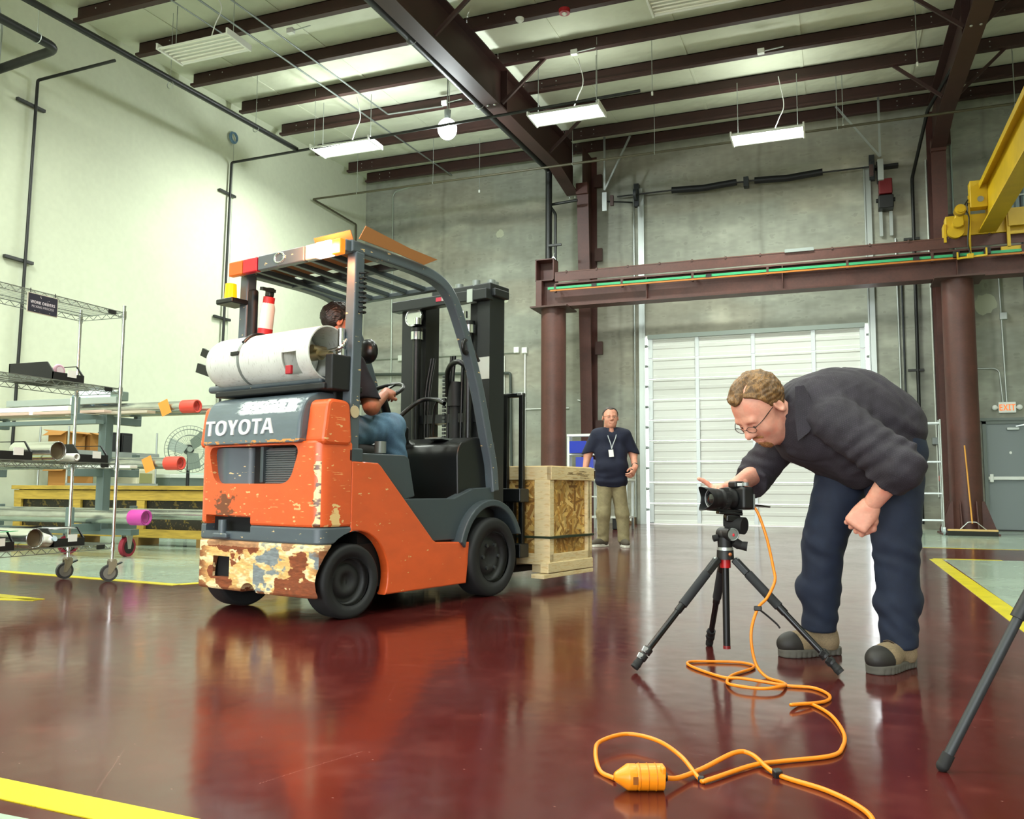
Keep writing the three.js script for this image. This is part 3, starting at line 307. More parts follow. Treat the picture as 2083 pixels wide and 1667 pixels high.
// things carried
function fkAt(u, y, v) { return V(u, y, v).applyAxisAngle(UP_, FKA).add(V(...FK)); }
const woodT = tex(512, 512, (u, v) => { const g = fbm(u * 1, v * 16, 8, 2), w = fbm(u, v * 4, 12, 4), k = .95 + .12 * (w - .5); let c = [226 * k, 205 * k, 158 * k]; c = mix(c, [196, 160, 104], sst(.55, .75, fbm(u, v * 6, 20, 2)) * .5); const kx = (u * 3) % 1 - .5, ky = (v * 2) % 1 - .4, d = Math.hypot(kx * 2, ky); if (d < .03) c = [128, 84, 44]; return c; }, 1.1, 1.1);
const pine = mat(0xffffff, .65, 0, { map: woodT }), pineDk = mat(0xd8bb84, .65);
const osb = mat(0xffffff, .7, 0, { map: (() => { const N = 1024, d = new Uint8Array(N * N * 4), r = rng(77); for (let i = 0; i < N * N; i++) { d[i * 4] = 176; d[i * 4 + 1] = 132; d[i * 4 + 2] = 62; d[i * 4 + 3] = 255; } const pal = [[214, 174, 96], [196, 150, 72], [168, 120, 52], [226, 190, 118], [140, 96, 40], [186, 144, 74]]; for (let k = 0; k < 2600; k++) { const cx = r() * N, cy = r() * N, a = r() * 3.1416, L = 24 + r() * 70, W = 5 + r() * 16, c = pal[r() * 6 | 0], sh = .85 + .3 * r(), ca = Math.cos(a), sa = Math.sin(a); for (let i = -L; i < L; i++) for (let j = -W; j < W; j++) { const x = (cx + i * ca - j * sa) & 1023, y = (cy + i * sa + j * ca) & 1023, q = (y * N + x) * 4, g = sh * (.94 + .12 * Math.sin(j * 1.7)); d[q] = Math.min(255, c[0] * g); d[q + 1] = Math.min(255, c[1] * g); d[q + 2] = Math.min(255, c[2] * g); } } return dataTex(d, N, N, 1.1, 1.1, true); })() });
{ const cr = thing('wooden_crate', 'pale wooden crate with chipboard panels carried on the forklift forks', 'crate', fkAt(1.9, .085, 0).toArray(), FKA); const w = .62, L = .60, H = .80;
  for (const s of [-1, 1]) { new C().span(.04, L - .04, .13, H - .08, s * (w - .05), s * (w - .03)).mesh('panel', osb, cr); for (const [x, q] of [[.0, .035], [L - .07, .07]]) new C().span(x, x + q, .1, H - .1, s * (w - .03), s * w, .004).mesh('corner_post', pine, cr); new C().span(-.02, L + .02, H - .10, H, s * (w - .03), s * (w + .012), .004).mesh('top_rail', pine, cr); new C().span(0, L, .09, .16, s * (w - .03), s * w, .004).mesh('bottom_rail', pine, cr); new C().span(-.12, L + .0, -.01, .02, s * (w - .1), s * (w + .01), .003).mesh('skid_board', pine, cr); new C().span(-.06, L + .0, .025, .10, s * (w - .06), s * (w + .01), .006).mesh('skid_side', pine, cr); }
  for (const x of [.0, L - .03]) { new C().span(x, x + .02, .13, H - .08, -w + .05, w - .05).mesh('panel', osb, cr); for (const v of [-w + .0, w - .135]) new C().span(x - .025, x + .0, .08, H - .1, v, v + .135, .004).mesh('post', pine, cr); new C().span(x - .02, x + .01, H - .10, H, -w - .01, w + .01, .004).mesh('top_rail', pine, cr); new C().span(x - .02, x + .01, .08, .16, -w, w, .004).mesh('bottom_rail', pine, cr); }
  new C().span(0, L, H - .02, H + .005, -w, w, .003).mesh('lid', pineDk, cr); for (const v of [-.5, 0, .5]) new C().span(0, L, .02, .09, v - .05, v + .05, .004).mesh('skid', pine, cr);
  new C().span(-.032, L + .01, .272, .288, -w - .014, w + .014).mesh('strap', mat(0x24301f, .5), cr); const st = new C(); const r = rng(4); for (let i = 0; i < 16; i++) { const x = .12 + r() * .36, y = H - .085 + r() * .06; st.bar([x, y, w + .0135], [x + .05 + r() * .04, y + (r() - .5) * .012, w + .0135], .0012, .004); } st.mesh('stamp', mat(0x8a7350, .7), cr).userData.kind = 'stuff'; }
{ const cb = thing('cardboard_sheet', 'folded brown cardboard sheet lying on the forklift roof', 'cardboard', fkAt(0, 2.135, .2).toArray(), FKA); const cardM = mat(0xa06a38, .8); new C().bar([-.04, .002, -.2], [.36, -.004, -.2], .92, .006).mesh('bottom_flap', cardM, cb); new C().ext([[-.03, -.01], [.01, .075], [.4, .035], [.66, .025], [.54, -.035], [.3, -.02]], .006, eul(0, .01, .33, .15, 0, 0)).mesh('raised_flap', cardM, cb); new C().bar([-.05, .012, .0], [-.05, .012, .3], .08, .005, V(1, .5, 0)).mesh('rear_flap', cardM, cb); }

// ---------- people: smooth joined fields, meshed with surface nets ----------
const smin = (a, b, k) => { const h = Math.max(k - Math.abs(a - b), 0) / k; return Math.min(a, b) - h * h * k * .25; };
const smax = (a, b, k) => -smin(-a, -b, k);
function cap(a, b, ra, rb = ra) { const ax = a[0], ay = a[1], az = a[2], dx = b[0] - ax, dy = b[1] - ay, dz = b[2] - az, L = 1 / (dx * dx + dy * dy + dz * dz + 1e-9); return (x, y, z) => { const px = x - ax, py = y - ay, pz = z - az; let t = (px * dx + py * dy + pz * dz) * L; t = t < 0 ? 0 : t > 1 ? 1 : t; return Math.hypot(px - t * dx, py - t * dy, pz - t * dz) - (ra + (rb - ra) * t); }; }
function ell(c, r, rot) { const q = rot ? new THREE.Quaternion().setFromEuler(new THREE.Euler(...rot)).invert() : null, p = V(); return (x, y, z) => { let X = x - c[0], Y = y - c[1], Z = z - c[2]; if (q) { p.set(X, Y, Z).applyQuaternion(q); X = p.x; Y = p.y; Z = p.z; } const a = X / r[0], b = Y / r[1], d = Z / r[2], k0 = Math.hypot(a, b, d), k1 = Math.hypot(a / r[0], b / r[1], d / r[2]); return k1 < 1e-6 ? -Math.min(...r) : k0 * (k0 - 1) / k1; }; }
const join = (fs, k) => (x, y, z) => { let d = fs[0](x, y, z); for (let i = 1; i < fs.length; i++) d = smin(d, fs[i](x, y, z), k); return d; };
function nets(f, lo, hi, h) {
  const nx = Math.ceil((hi[0] - lo[0]) / h) + 1, ny = Math.ceil((hi[1] - lo[1]) / h) + 1, nz_ = Math.ceil((hi[2] - lo[2]) / h) + 1, G = new Float32Array(nx * ny * nz_);
  const step = 4; // coarse pass first: only cells near the surface are evaluated finely
  const id = (i, j, k) => (k * ny + j) * nx + i;
  for (let k = 0; k < nz_; k += step) for (let j = 0; j < ny; j += step) for (let i = 0; i < nx; i += step) {
    const c = f(lo[0] + (i + 1.5) * h, lo[1] + (j + 1.5) * h, lo[2] + (k + 1.5) * h), far = Math.abs(c) > h * 5.5;
    for (let kk = k; kk < Math.min(k + step, nz_); kk++) for (let jj = j; jj < Math.min(j + step, ny); jj++) for (let ii = i; ii < Math.min(i + step, nx); ii++) G[id(ii, jj, kk)] = far ? c : f(lo[0] + ii * h, lo[1] + jj * h, lo[2] + kk * h);
  }
  const idx = new Int32Array(nx * ny * nz_).fill(-1), P = [], I = [];
  for (let k = 0; k < nz_ - 1; k++) for (let j = 0; j < ny - 1; j++) for (let i = 0; i < nx - 1; i++) {
    let m = 0; const g = []; for (let c = 0; c < 8; c++) { const v = G[id(i + (c & 1), j + (c >> 1 & 1), k + (c >> 2))]; g.push(v); if (v < 0) m |= 1 << c; } if (m === 0 || m === 255) continue;
    let n = 0, x = 0, y = 0, z = 0; for (let a = 0; a < 8; a++) for (const bit of [1, 2, 4]) { const b = a | bit; if (b === a || ((m >> a) & 1) === ((m >> b) & 1)) continue; const t = g[a] / (g[a] - g[b]); x += (a & 1) + (bit === 1 ? t : 0); y += (a >> 1 & 1) + (bit === 2 ? t : 0); z += (a >> 2) + (bit === 4 ? t : 0); n++; }
    idx[id(i, j, k)] = P.length / 3; P.push(lo[0] + (i + x / n) * h, lo[1] + (j + y / n) * h, lo[2] + (k + z / n) * h);
  }
  const quad = (a, b, c, d, flip) => { if (a < 0 || b < 0 || c < 0 || d < 0) return; flip ? I.push(a, c, b, a, d, c) : I.push(a, b, c, a, c, d); };
  for (let k = 1; k < nz_ - 1; k++) for (let j = 1; j < ny - 1; j++) for (let i = 1; i < nx - 1; i++) { const s = G[id(i, j, k)] < 0;
    if (s !== G[id(i + 1, j, k)] < 0) quad(idx[id(i, j - 1, k - 1)], idx[id(i, j, k - 1)], idx[id(i, j, k)], idx[id(i, j - 1, k)], !s);
    if (s !== G[id(i, j + 1, k)] < 0) quad(idx[id(i - 1, j, k - 1)], idx[id(i - 1, j, k)], idx[id(i, j, k)], idx[id(i, j, k - 1)], !s);
    if (s !== G[id(i, j, k + 1)] < 0) quad(idx[id(i - 1, j - 1, k)], idx[id(i, j - 1, k)], idx[id(i, j, k)], idx[id(i - 1, j, k)], !s); }
  const g = new THREE.BufferGeometry(); g.setAttribute('position', new THREE.Float32BufferAttribute(P, 3)); g.setIndex(I); g.computeVertexNormals(); return g;
}
const n3 = (x, y, z, s) => Math.sin(x * s + 1.3 * Math.sin(y * s * .7)) * Math.sin(y * s * .9 + 2.1 + Math.sin(z * s * .8)) * Math.sin(z * s * 1.1 + .7);
// head: face to +z, crown to +y
function headField(o = {}) {
  const fat = o.fat || 0, w = 1 + fat * .12;
  const skull = join([ell([0, .04, -.018], [.078 * w, .085, .098]), ell([0, -.015, .028], [.066 * w, .088, .066]), ell([0, -.068, .03], [.055 * w + fat * .008, .042 + fat * .006, .052]), ell([0, -.098, .062], [.028, .022, .024])], .03);
  const cheeks = join([ell([.036, -.028, .062], [.028 * w, .026, .022]), ell([-.036, -.028, .062], [.028 * w, .026, .022])], .01);
  const brow = cap([-.036, .022, .080], [.036, .022, .080], .011), nose = join([cap([0, .016, .088], [0, -.024, .112], .0085, .0135), cap([.012, -.03, .1], [.012, -.028, .098], .0085), cap([-.012, -.03, .1], [-.012, -.028, .098], .0085)], .012);
  const eyeL = ell([.031, .004, .098], [.018, .011, .014]), eyeR = ell([-.031, .004, .098], [.018, .011, .014]);
  const lid = join([ell([.031, .002, .078], [.0155, .0105, .0115]), ell([-.031, .002, .078], [.0155, .0105, .0115])], .004);
  const lips = join([cap([-.02, -.061, .090], [.02, -.061, .090], .0065), cap([-.017, -.071, .089], [.017, -.071, .089], .007)], .004), gap = cap([-.023, -.066, .098], [.023, -.066, .098], .0028), nosw = ell([0, -.048, .102], [.006, .01, .006]);
  const ears = []; for (const s of [-1, 1]) ears.push((x, y, z) => smax(ell([s * (.079 * w), -.002, -.012], [.011, .034, .02], [.15, s * .35, s * .1])(x, y, z), -ell([s * (.088 * w), .004, -.008], [.008, .02, .011])(x, y, z), .006));
  const neck = cap([0, -.06, -.025], [0, -.2, -.045], .058 + fat * .012, .064 + fat * .012), dbl = ell([0, -.108, .02], [.05 * w, .02 + fat * .014, .04]);
  const E = ears.map(e => e);
  return { all: (x, y, z) => { let d = smin(skull(x, y, z), cheeks(x, y, z), .025); d = smin(d, brow(x, y, z), .018); d = smax(d, -eyeL(x, y, z), .012); d = smax(d, -eyeR(x, y, z), .012); d = smin(d, lid(x, y, z), .004); d = smin(d, nose(x, y, z), .012); d = smin(d, lips(x, y, z), .008); d = smax(d, -gap(x, y, z), .004); d = smax(d, -nosw(x, y, z), .006); d = smin(d, dbl(x, y, z), .03); d = smin(d, neck(x, y, z), .025); for (const e of E) d = smin(d, e(x, y, z), .006); return d; }, skull };
}
function headParts(o) { // skin, hair, beard geometries
  const H = headField(o), c = o.cell || .003; const skin = nets(H.all, [-.105, -.23, -.13], [.105, .135, .13], c);
  const line = z => { const p = o.hairline || [[.12, .105], [.085, .085], [.06, .072], [.03, .05], [.012, .0], [-.012, -.006], [-.03, -.03], [-.06, -.06], [-.13, -.075]]; for (let i = 0; i < p.length - 1; i++) if (z <= p[i][0] && z >= p[i + 1][0]) { const t = (p[i][0] - z) / (p[i][0] - p[i + 1][0]); return p[i][1] + (p[i + 1][1] - p[i][1]) * t; } return -.075; };
  const th = o.hairThick || .009; const hair = nets((x, y, z) => { const st = .0011 * Math.sin(Math.atan2(x, y + .02) * 46 + 5 * Math.sin(z * 40)) + .0045 * n3(x, y, z, 70) + .002 * n3(x, y, z, 190); const ed = sst(-.006, .03, y - line(z)); const r = H.skull(x, y, z) - .002 - (th + st) * ed - (o.front || 0) * sst(.03, .08, z) * sst(.05, .09, y); const part = o.part ? -.012 * Math.exp(-(((x - .032) / .006) ** 2)) * sst(.02, .06, y) * sst(-.05, .0, z) : 0; return smax(smax(r - part * 1, line(z) + (o.recede || 0) * sst(.012, .04, Math.abs(x)) * sst(.0, .05, z) - y + .004 * n3(x, y, z, 130), .006), -(H.skull(x, y, z) + .012), .004); }, [-.115, -.11, -.14], [.115, .16, .14], c);
  const beard = o.beard ? nets((x, y, z) => { const a = ell([0, -.098, .076], [.03, .026, .03])(x, y, z), b = cap([-.026, -.053, .09], [.026, -.053, .09], .007)(x, y, z), d = H.all(x, y, z) - .0022 - .0016 * n3(x, y, z, 260); const m = smax(Math.min(a, b), -cap([-.02, -.066, .1], [.02, -.066, .1], .012)(x, y, z), .004); return Math.max(Math.max(d, m), -(d + .009)); }, [-.05, -.135, .03], [.05, -.03, .125], .0025) : null;
  return { skin, hair, beard };
}
// hand: wrist at the origin, fingers to +y, palm to +z, thumb on the +x side
function handGeo(o = {}) {
  const s = o.side || 1, curl = o.curl || [.3, .35, .3], fs = [], X = [.031, .0105, -.0105, -.030], Ln = [.071, .079, .073, .057];
  fs.push(cap([0, -.03, 0], [0, .012, 0], .027, .026)); fs.push(ell([0, .05, .004], [.04, .05, .016])); X.forEach((x, i) => fs.push(cap([x * .6, .012, 0], [x, .09, -.003], .014, .0125)));
  const palm = join(fs, .018), fingers = [];
  X.forEach((x, i) => { let p = V(x, .088, -.003), a = (o.spread || .06) * (i - 1.5) * -1, b = 0; const seg = [.46, .31, .26], k = (o.curls && o.curls[i]) || curl; const c = []; seg.forEach((q, j) => { b += k[j]; const d = V(Math.sin(-a) * -1 * Math.cos(b), Math.cos(b), Math.sin(b)).setLength(Ln[i] * q); const e = p.clone().add(d); const r = (.0098 - i * .0004) * (1 - j * .08); c.push(cap(p.toArray(), e.toArray(), r, r * .93)); p = e; }); fingers.push(join(c, .005)); });
  const tc = o.thumb || [[.022, .02, .008], [.046, .048, .018], [.058, .078, .026], [.056, .102, .034]]; const th = join([cap(tc[0], tc[1], .015, .0125), cap(tc[1], tc[2], .0118, .0105), cap(tc[2], tc[3], .0105, .0088)], .008);
  const f = (x, y, z) => { x *= s; let d = palm(x, y, z); for (const q of fingers) d = smin(d, q(x, y, z), .006); return smin(d, th(x, y, z), .012); };
  return nets(f, [-.085, -.05, -.06], [.085, .18, .1], o.cell || .003);
}
// boot: toe to +z, sole on y = 0
function bootGeo(low) {
  const up = join([ell([0, .05, .085], [.046, .045, .072]), cap([0, .055, .03], [0, .07, -.05], .043, .042), cap([0, .06, -.07], [0, low ? .07 : .14, -.06], .04, .045), ell([0, .045, -.075], [.036, .045, .035])], .04);
  const soleIn = (x, z) => Math.max(Math.hypot(x / .05, Math.max(0, Math.abs(z - .01) - .09) / .062) - 1, 0);
  const sole = (x, y, z) => { const w = .036 + .012 * sst(-.05, .08, z) - .02 * sst(.09, .16, z); const qx = Math.max(Math.abs(x) - (w - .028), 0), qz = Math.max(Math.abs(z - .012) - .112, 0); const d2 = Math.hypot(qx, qz) - .03; return smax(d2 + .004 * Math.max(0, Math.sin(z * 260)) * sst(.028, .01, y), Math.abs(y - .017) - .017, .006); };
  const lo = [-.07, -.01, -.15], hi = [.07, .2, .18];
  return { upper: nets((x, y, z) => smax(up(x, y, z), .022 - y, .004), lo, hi, .004), sole: nets(sole, lo, hi, .004), toe: nets((x, y, z) => smax(smax(up(x, y, z) - .003, .02 - y, .004), smax(.075 + .35 * (y - .05) - z, -up(x, y, z) - .008, .003), .004), lo, hi, .004) };
}
const skinMap = (r, g, b) => tex(256, 256, (u, v) => { const n = fbm(u, v, 8, 4), m = fbm(u, v, 30, 3), k = .96 + .08 * (m - .5); return mix([r * k, g * k, b * k], [r * .98, g * .84, b * .82], sst(.35, .95, n) * .7); }, 4, 4);
const skinM = mat(0xffffff, .5, 0, { map: skinMap(228, 164, 140) }), skin2 = mat(0xffffff, .5, 0, { map: skinMap(222, 158, 134) }), skin3 = mat(0xffffff, .5, 0, { map: skinMap(176, 112, 82) });
const weave = (r, g, b, f) => tex(512, 512, (u, v) => { const n = fbm(u, v, 8, 3), t = ((u * 256 | 0) + (v * 256 | 0)) % 2 ? 1.06 : .94, s = fbm(u, v, 128, 2); const k = (.92 + .16 * (n - .5) + .2 * (s - .5)) * t; return [r * k, g * k, b * k]; }, f, f);
const shirtM = mat(0xffffff, .85, 0, { map: (() => { const r = rng(9), N = 512, d = new Uint8Array(N * N * 4); for (let y = 0; y < N; y++) for (let x = 0; x < N; x++) { const n = fbm(x / N, y / N, 8, 3), s = fbm(x / N, y / N, 100, 2), k = .9 + .2 * (n - .5) + .3 * (s - .5), dot = (x % 16 < 3 && (y + (x >> 4 & 1) * 8) % 16 < 3) ? 1.7 : 1; const i = (y * N + x) * 4; d[i] = 47 * k * dot; d[i + 1] = 42 * k * dot; d[i + 2] = 50 * k * dot; d[i + 3] = 255; } return dataTex(d, N, N, 4, 4, true); })() });
const denim = (r, g, b) => mat(0xffffff, .8, 0, { map: weave(r, g, b, 5), bumpMap: weave(128, 128, 128, 5), bumpScale: .0006 });
const jeansM = denim(22, 34, 56), jeans2 = denim(96, 132, 160), khaki = denim(150, 138, 104), navyM = mat(0xffffff, .85, 0, { map: weave(22, 27, 52, 4) }), navy2 = mat(0xffffff, .85, 0, { map: weave(20, 24, 38, 4) });
const hairStrand = (a, b) => tex(256, 256, (u, v) => { const n = fbm(u * 6, v, 24, 3), m = fbm(u, v, 6, 3); return mix(a, b, sst(.3, .7, n * .6 + m * .4)); }, 9, 9);
const onto = (g, m) => { g.applyMatrix4(m); return g; };
const frame3 = (o, x, y, z, s = 1) => new THREE.Matrix4().makeBasis(x.clone().multiplyScalar(s), y.clone().multiplyScalar(s), z.clone().multiplyScalar(s)).setPosition(vv(o));
function aim(o, y, z, s = 1) { y = vv(y).normalize(); z = vv(z); z.addScaledVector(y, -z.dot(y)).normalize(); return frame3(o, y.clone().cross(z), y, z, s); } // +y along y, +z as near z as it goes
function put(name, gs, m, parent) { const c = new C(); for (const g of gs) c.push(g); return c.mesh(name, m, parent); }
function glasses(parent, M, m) { const c = new C(), r = .017; for (const s of [-1, 1]) { const pts = []; for (let i = 0; i < 16; i++) { const a = i / 16 * 6.2832; pts.push([s * .032 + Math.cos(a) * .021, .0 + Math.sin(a) * .014, .108 - Math.abs(Math.cos(a) * .5 + s * .5) * .006 * 1]); } c.tube(pts, .0011, 6, 48, true); c.tube([[s * .053, .006, .102], [s * .072, .009, .07], [s * .083, .010, .0], [s * .083, -.004, -.022]], .0016, 6, 20); } c.tube([[-.011, .003, .108], [0, .006, .112], [.011, .003, .108]], .0011, 6, 8); const o = c.geo(); o.applyMatrix4(M); const me = withMesh('glasses', o, m, parent); const l = new C(); for (const s of [-1, 1]) l.push(new THREE.SphereGeometry(.0205, 16, 8), eul(s * .032, 0, .106, 0, 0, 0, V(1, .68, .05))); withMesh('lenses', onto(l.geo(), M), mat(0xffffff, .05, 0, { transmission: 1, thickness: 0, ior: 1.5 }), me); return me; }

// the photographer, bent over his camera
{ const P = thing('person', 'bearded man in a dark shirt and jeans bending over a camera, hand on his thigh', 'person', [.02, 0, -3.93], R(20.73));
  const F = V(-.583, -.766, .272).normalize(), U = V(-.694, .643, .324); const Mh = aim([-.356, 1.062, .06], U, F, 1.17);
  const wrinkle = (x, y, z) => .004 * n3(x, y, z, 30) + .0022 * n3(x + .3, y, z, 75) + .010 * Math.max(0, 1 - Math.abs(Math.sin((x * .8 + y * .5 - z * .4) * 17 + 2.2 * n3(x, y, z, 6))) * 2.6) * n3(x + .5, y, z, 8);
  // shirt
  const wrN = [.022, .668, .262], elN = [.092, .812, .37], shN = [-.09, 1.0, .205], wrF = [-.425, .738, -.085], elF = [-.285, .80, -.25], shF = [-.15, .99, -.18];
  const torso = join([cap([-.105, 1.045, -.065], [-.085, 1.05, .07], .172), cap([.03, 1.045, -.065], [.03, 1.045, .065], .195), cap([.15, .98, -.075], [.15, .98, .075], .178), cap([-.02, .95, -.06], [0, .95, .06], .165), cap([-.15, .965, -.03], [-.15, .965, .04], .12), cap([.10, .87, -.06], [.10, .87, .06], .155)], .07);
  const armN = join([cap(shN, elN, .108, .086), cap(elN, [.07, .772, .318], .086, .079)], .03), armF = join([cap(shF, elF, .095, .078), cap(elF, [-.315, .768, -.215], .078, .074)], .03);
  const cuffN = cap([.075, .782, .325], [.062, .752, .306], .083, .081), cuffF = cap([-.305, .775, -.225], [-.33, .752, -.20], .079, .077);
  const hem = (x, y, z) => .752 + .38 * Math.max(0, x - .02) + .06 * Math.max(0, -x) - .045 * Math.exp(-(((x - .05) / .05) ** 2)) * sst(-.1, .1, z) - y;
  const plane = (p, d) => { const n = vv(d).normalize(), k = n.dot(vv(p)); return (x, y, z) => n.x * x + n.y * y + n.z * z - k; };
  const endN = plane([.062, .75, .304], [wrN[0] - elN[0], wrN[1] - elN[1], wrN[2] - elN[2]]), endF = plane([-.328, .754, -.2], [wrF[0] - elF[0], wrF[1] - elF[1], wrF[2] - elF[2]]);
  const fold = (x, y, z) => { const a = Math.exp(-(((x - .04) ** 2 + (y - .86) ** 2 + (z - .29) ** 2) / .014)); const b = Math.exp(-(((x - .17) ** 2 + (y - .90) ** 2) / .012)), c = Math.exp(-(((x + .05) ** 2 + (y - .98) ** 2 + (z - .2) ** 2) / .01)), d = Math.exp(-(((x + .3) ** 2 + (y - .82) ** 2) / .006)); return .010 * a * Math.sin((x * .7 - y * 1.0 + z * .3) * 95 + 2 * n3(x, y, z, 14)) + .010 * b * Math.sin((x * .35 + y) * 70 + 1.5 * n3(x, y, z, 12)) + .007 * c * Math.sin((x - y * .3) * 110) + .007 * d * Math.sin((y + x * .4) * 120); };
  const neckHole = cap([-.2, 1.0, .04], [-.36, 1.08, .07], .062);
  const shirtF = (x, y, z) => { let t = smin(torso(x, y, z), Infinity, 1); let a = Math.max(smin(armN(x, y, z), cuffN(x, y, z), .006), endN(x, y, z)), b = Math.max(smin(armF(x, y, z), cuffF(x, y, z), .006), endF(x, y, z)); t = smax(t, hem(x, y, z), .01); let d = smin(smin(t, a, .022), b, .022); d = smax(d, -neckHole(x, y, z), .012); return d + wrinkle(x, y, z) + fold(x, y, z); };
  put('shirt', [nets(shirtF, [-.46, .66, -.36], [.38, 1.28, .46], .0075)], shirtM, P);
  const col = new C(); { const A = V(-.20, 1.035, .04), ax = V(-.75, .62, .12).normalize(); const m = aim(A, ax, V(0, 0, 1)); const g = new THREE.CylinderGeometry(.076, .088, .05, 32, 1, true, .35, 5.7); g.translate(0, .03, 0); const g2 = new THREE.CylinderGeometry(.079, .094, .05, 32, 1, true, .35, 5.7); g2.translate(0, .03, 0); col.push(g, m.clone()).push(g2, m.clone()); } col.ext([[.0, .115], [.035, .12], [.088, -.006], [.052, -.074], [.006, -.112], [-.004, -.02]], .007, new THREE.Matrix4().makeBasis(V(.95, 0, .30), V(0, 1, 0), V(-.30, 0, .95)).setPosition(-.244, 1.03, .178), .002); col.mesh('collar', shirtM, P); const bt = new C(); for (let i = 0; i < 3; i++) bt.sph(-.235 + i * .028, .955 - i * .035, .075 + i * .012, .005, 1, 1, .6, 8); bt.mesh('buttons', mat(0x888890, .4), P).userData.kind = 'stuff';
  // jeans
  const leg = (hip, knee, ank, r, hemY) => join([cap(hip, knee, r[0], r[1]), cap(knee, ank, r[1], r[2]), cap([ank[0] - .018, hemY + .165, ank[2]], [ank[0] + .02, hemY + .175, ank[2]], r[2] + .009)], .012);
  const lN = leg([.185, .86, .095], [.172, .49, .125], [.178, .1, .112], [.128, .092, .072], .10), lF = leg([.08, .87, -.095], [-.04, .49, -.115], [-.055, .12, -.15], [.126, .090, .072], .125);
  const jf = (x, y, z) => { const w = (.0028 * Math.sin(y * 70 + x * 45 + 7 * n3(x, y, z, 9)) * (Math.exp(-(((y - .47) / .09) ** 2)) + 1.2 * Math.exp(-(((y - .18) / .07) ** 2)) + .8 * Math.exp(-(((y - .78) / .06) ** 2)))) + .003 * n3(x, y, z, 40); const a = smax(lN(x, y, z), .082 - y, .006), b = smax(lF(x, y, z), .105 - y, .006); return smin(smin(a, b, .02), cap([.155, .92, -.07], [.165, .92, .07], .148)(x, y, z), .06) + w; };
  put('jeans', [nets(jf, [-.2, .06, -.31], [.36, 1.1, .3], .0075)], jeansM, P);
  // body: head, forearms and hands, and the trunk under the clothes
  const hd = headParts({ fat: 1, beard: true, part: true, front: .010, recede: .03, hairThick: .009, hairline: [[.12, .12], [.085, .10], [.065, .088], [.045, .072], [.025, .05], [.012, .012], [-.012, -.004], [-.03, -.03], [-.06, -.065], [-.13, -.085]] });
  const body = nets(join([cap([-.10, 1.04, -.06], [-.1, 1.04, .06], .12), cap([.12, .98, -.06], [.12, .98, .06], .12), cap([-.1, 1.03, 0], [-.28, 1.04, .045], .08, .068), cap(shN, elN, .06, .052), cap(elN, wrN, .052, .034), cap(shF, elF, .06, .05), cap(elF, wrF, .050, .034), cap([.165, .85, .1], [.165, .5, .12], .08, .06), cap([.165, .5, .12], [.18, .1, .11], .055, .04), cap([.06, .86, -.1], [-.04, .49, -.115], .08, .06), cap([-.04, .49, -.115], [-.055, .12, -.15], .055, .04)], .04), [-.55, .05, -.34], [.34, 1.24, .44], .009);
  const hN = onto(handGeo({ side: 1, curl: [.75, 1.0, .7], thumb: [[.02, .02, .008], [.04, .048, .022], [.05, .074, .036], [.042, .095, .044]] }), aim(wrN, [-.52, -.80, -.28], [.45, -.12, -.88], 1.12)), hF = onto(handGeo({ side: -1, curls: [[-.75, .1, .15], [.3, .6, .4], [.5, .7, .4], [.6, .7, .4]] }), aim(wrF, [-.86, -.12, .36], [-.1, -.98, .1], 1.1));
  put('body', [onto(hd.skin, Mh), body, hN, hF], skinM, P);
  put('hair', [onto(hd.hair, Mh)], mat(0xffffff, .6, 0, { map: hairStrand([72, 50, 26], [150, 110, 62]) }), P); put('beard', [onto(hd.beard, Mh)], mat(0xffffff, .8, 0, { map: hairStrand([128, 84, 46], [190, 140, 90]) }), P);
  const eb = new C(); for (const s of [-1, 1]) eb.tube([[s * .014, .018, .0905], [s * .03, .025, .0895], [s * .048, .019, .08]], .003, 6, 8); put('eyebrows', [onto(eb.geo(), Mh)], mat(0x9a7044, .8), P); const ey = new C(); for (const s of [-1, 1]) ey.push(new THREE.SphereGeometry(.0095, 12, 8), eul(s * .031, -.002, .0815)); put('eyes', [onto(ey.geo(), Mh)], mat(0x4a3a34, .3), P);
  glasses(P, Mh, mat(0x22211f, .3, .6));
  // boots
  const beige = mat(0xffffff, .8, 0, { map: weave(150, 130, 100, 3) }), capM = mat(0x24211e, .6), soleM = mat(0x55524a, .8);
  for (const [x, z, a, y] of [[.135, .145, R(-52), 0], [-.09, -.15, R(-74), 0]]) { const b = bootGeo(false), g = new THREE.Group(); g.name = 'boot'; g.position.set(x, y, z); g.rotation.y = a; g.scale.set(1.12, 1.1, 1.06); P.add(g); put('upper', [b.upper], beige, g); put('sole', [b.sole], soleM, g); put('toe_cap', [b.toe], capM, g); const l = new C(); for (let i = 0; i < 4; i++) l.tube([[-.02, .088 + i * .014, .05 - i * .022], [0, .094 + i * .014, .052 - i * .022], [.02, .088 + i * .014, .05 - i * .022]], .003, 5, 6); l.mesh('laces', mat(0x3a2c20, .8), g); }
}
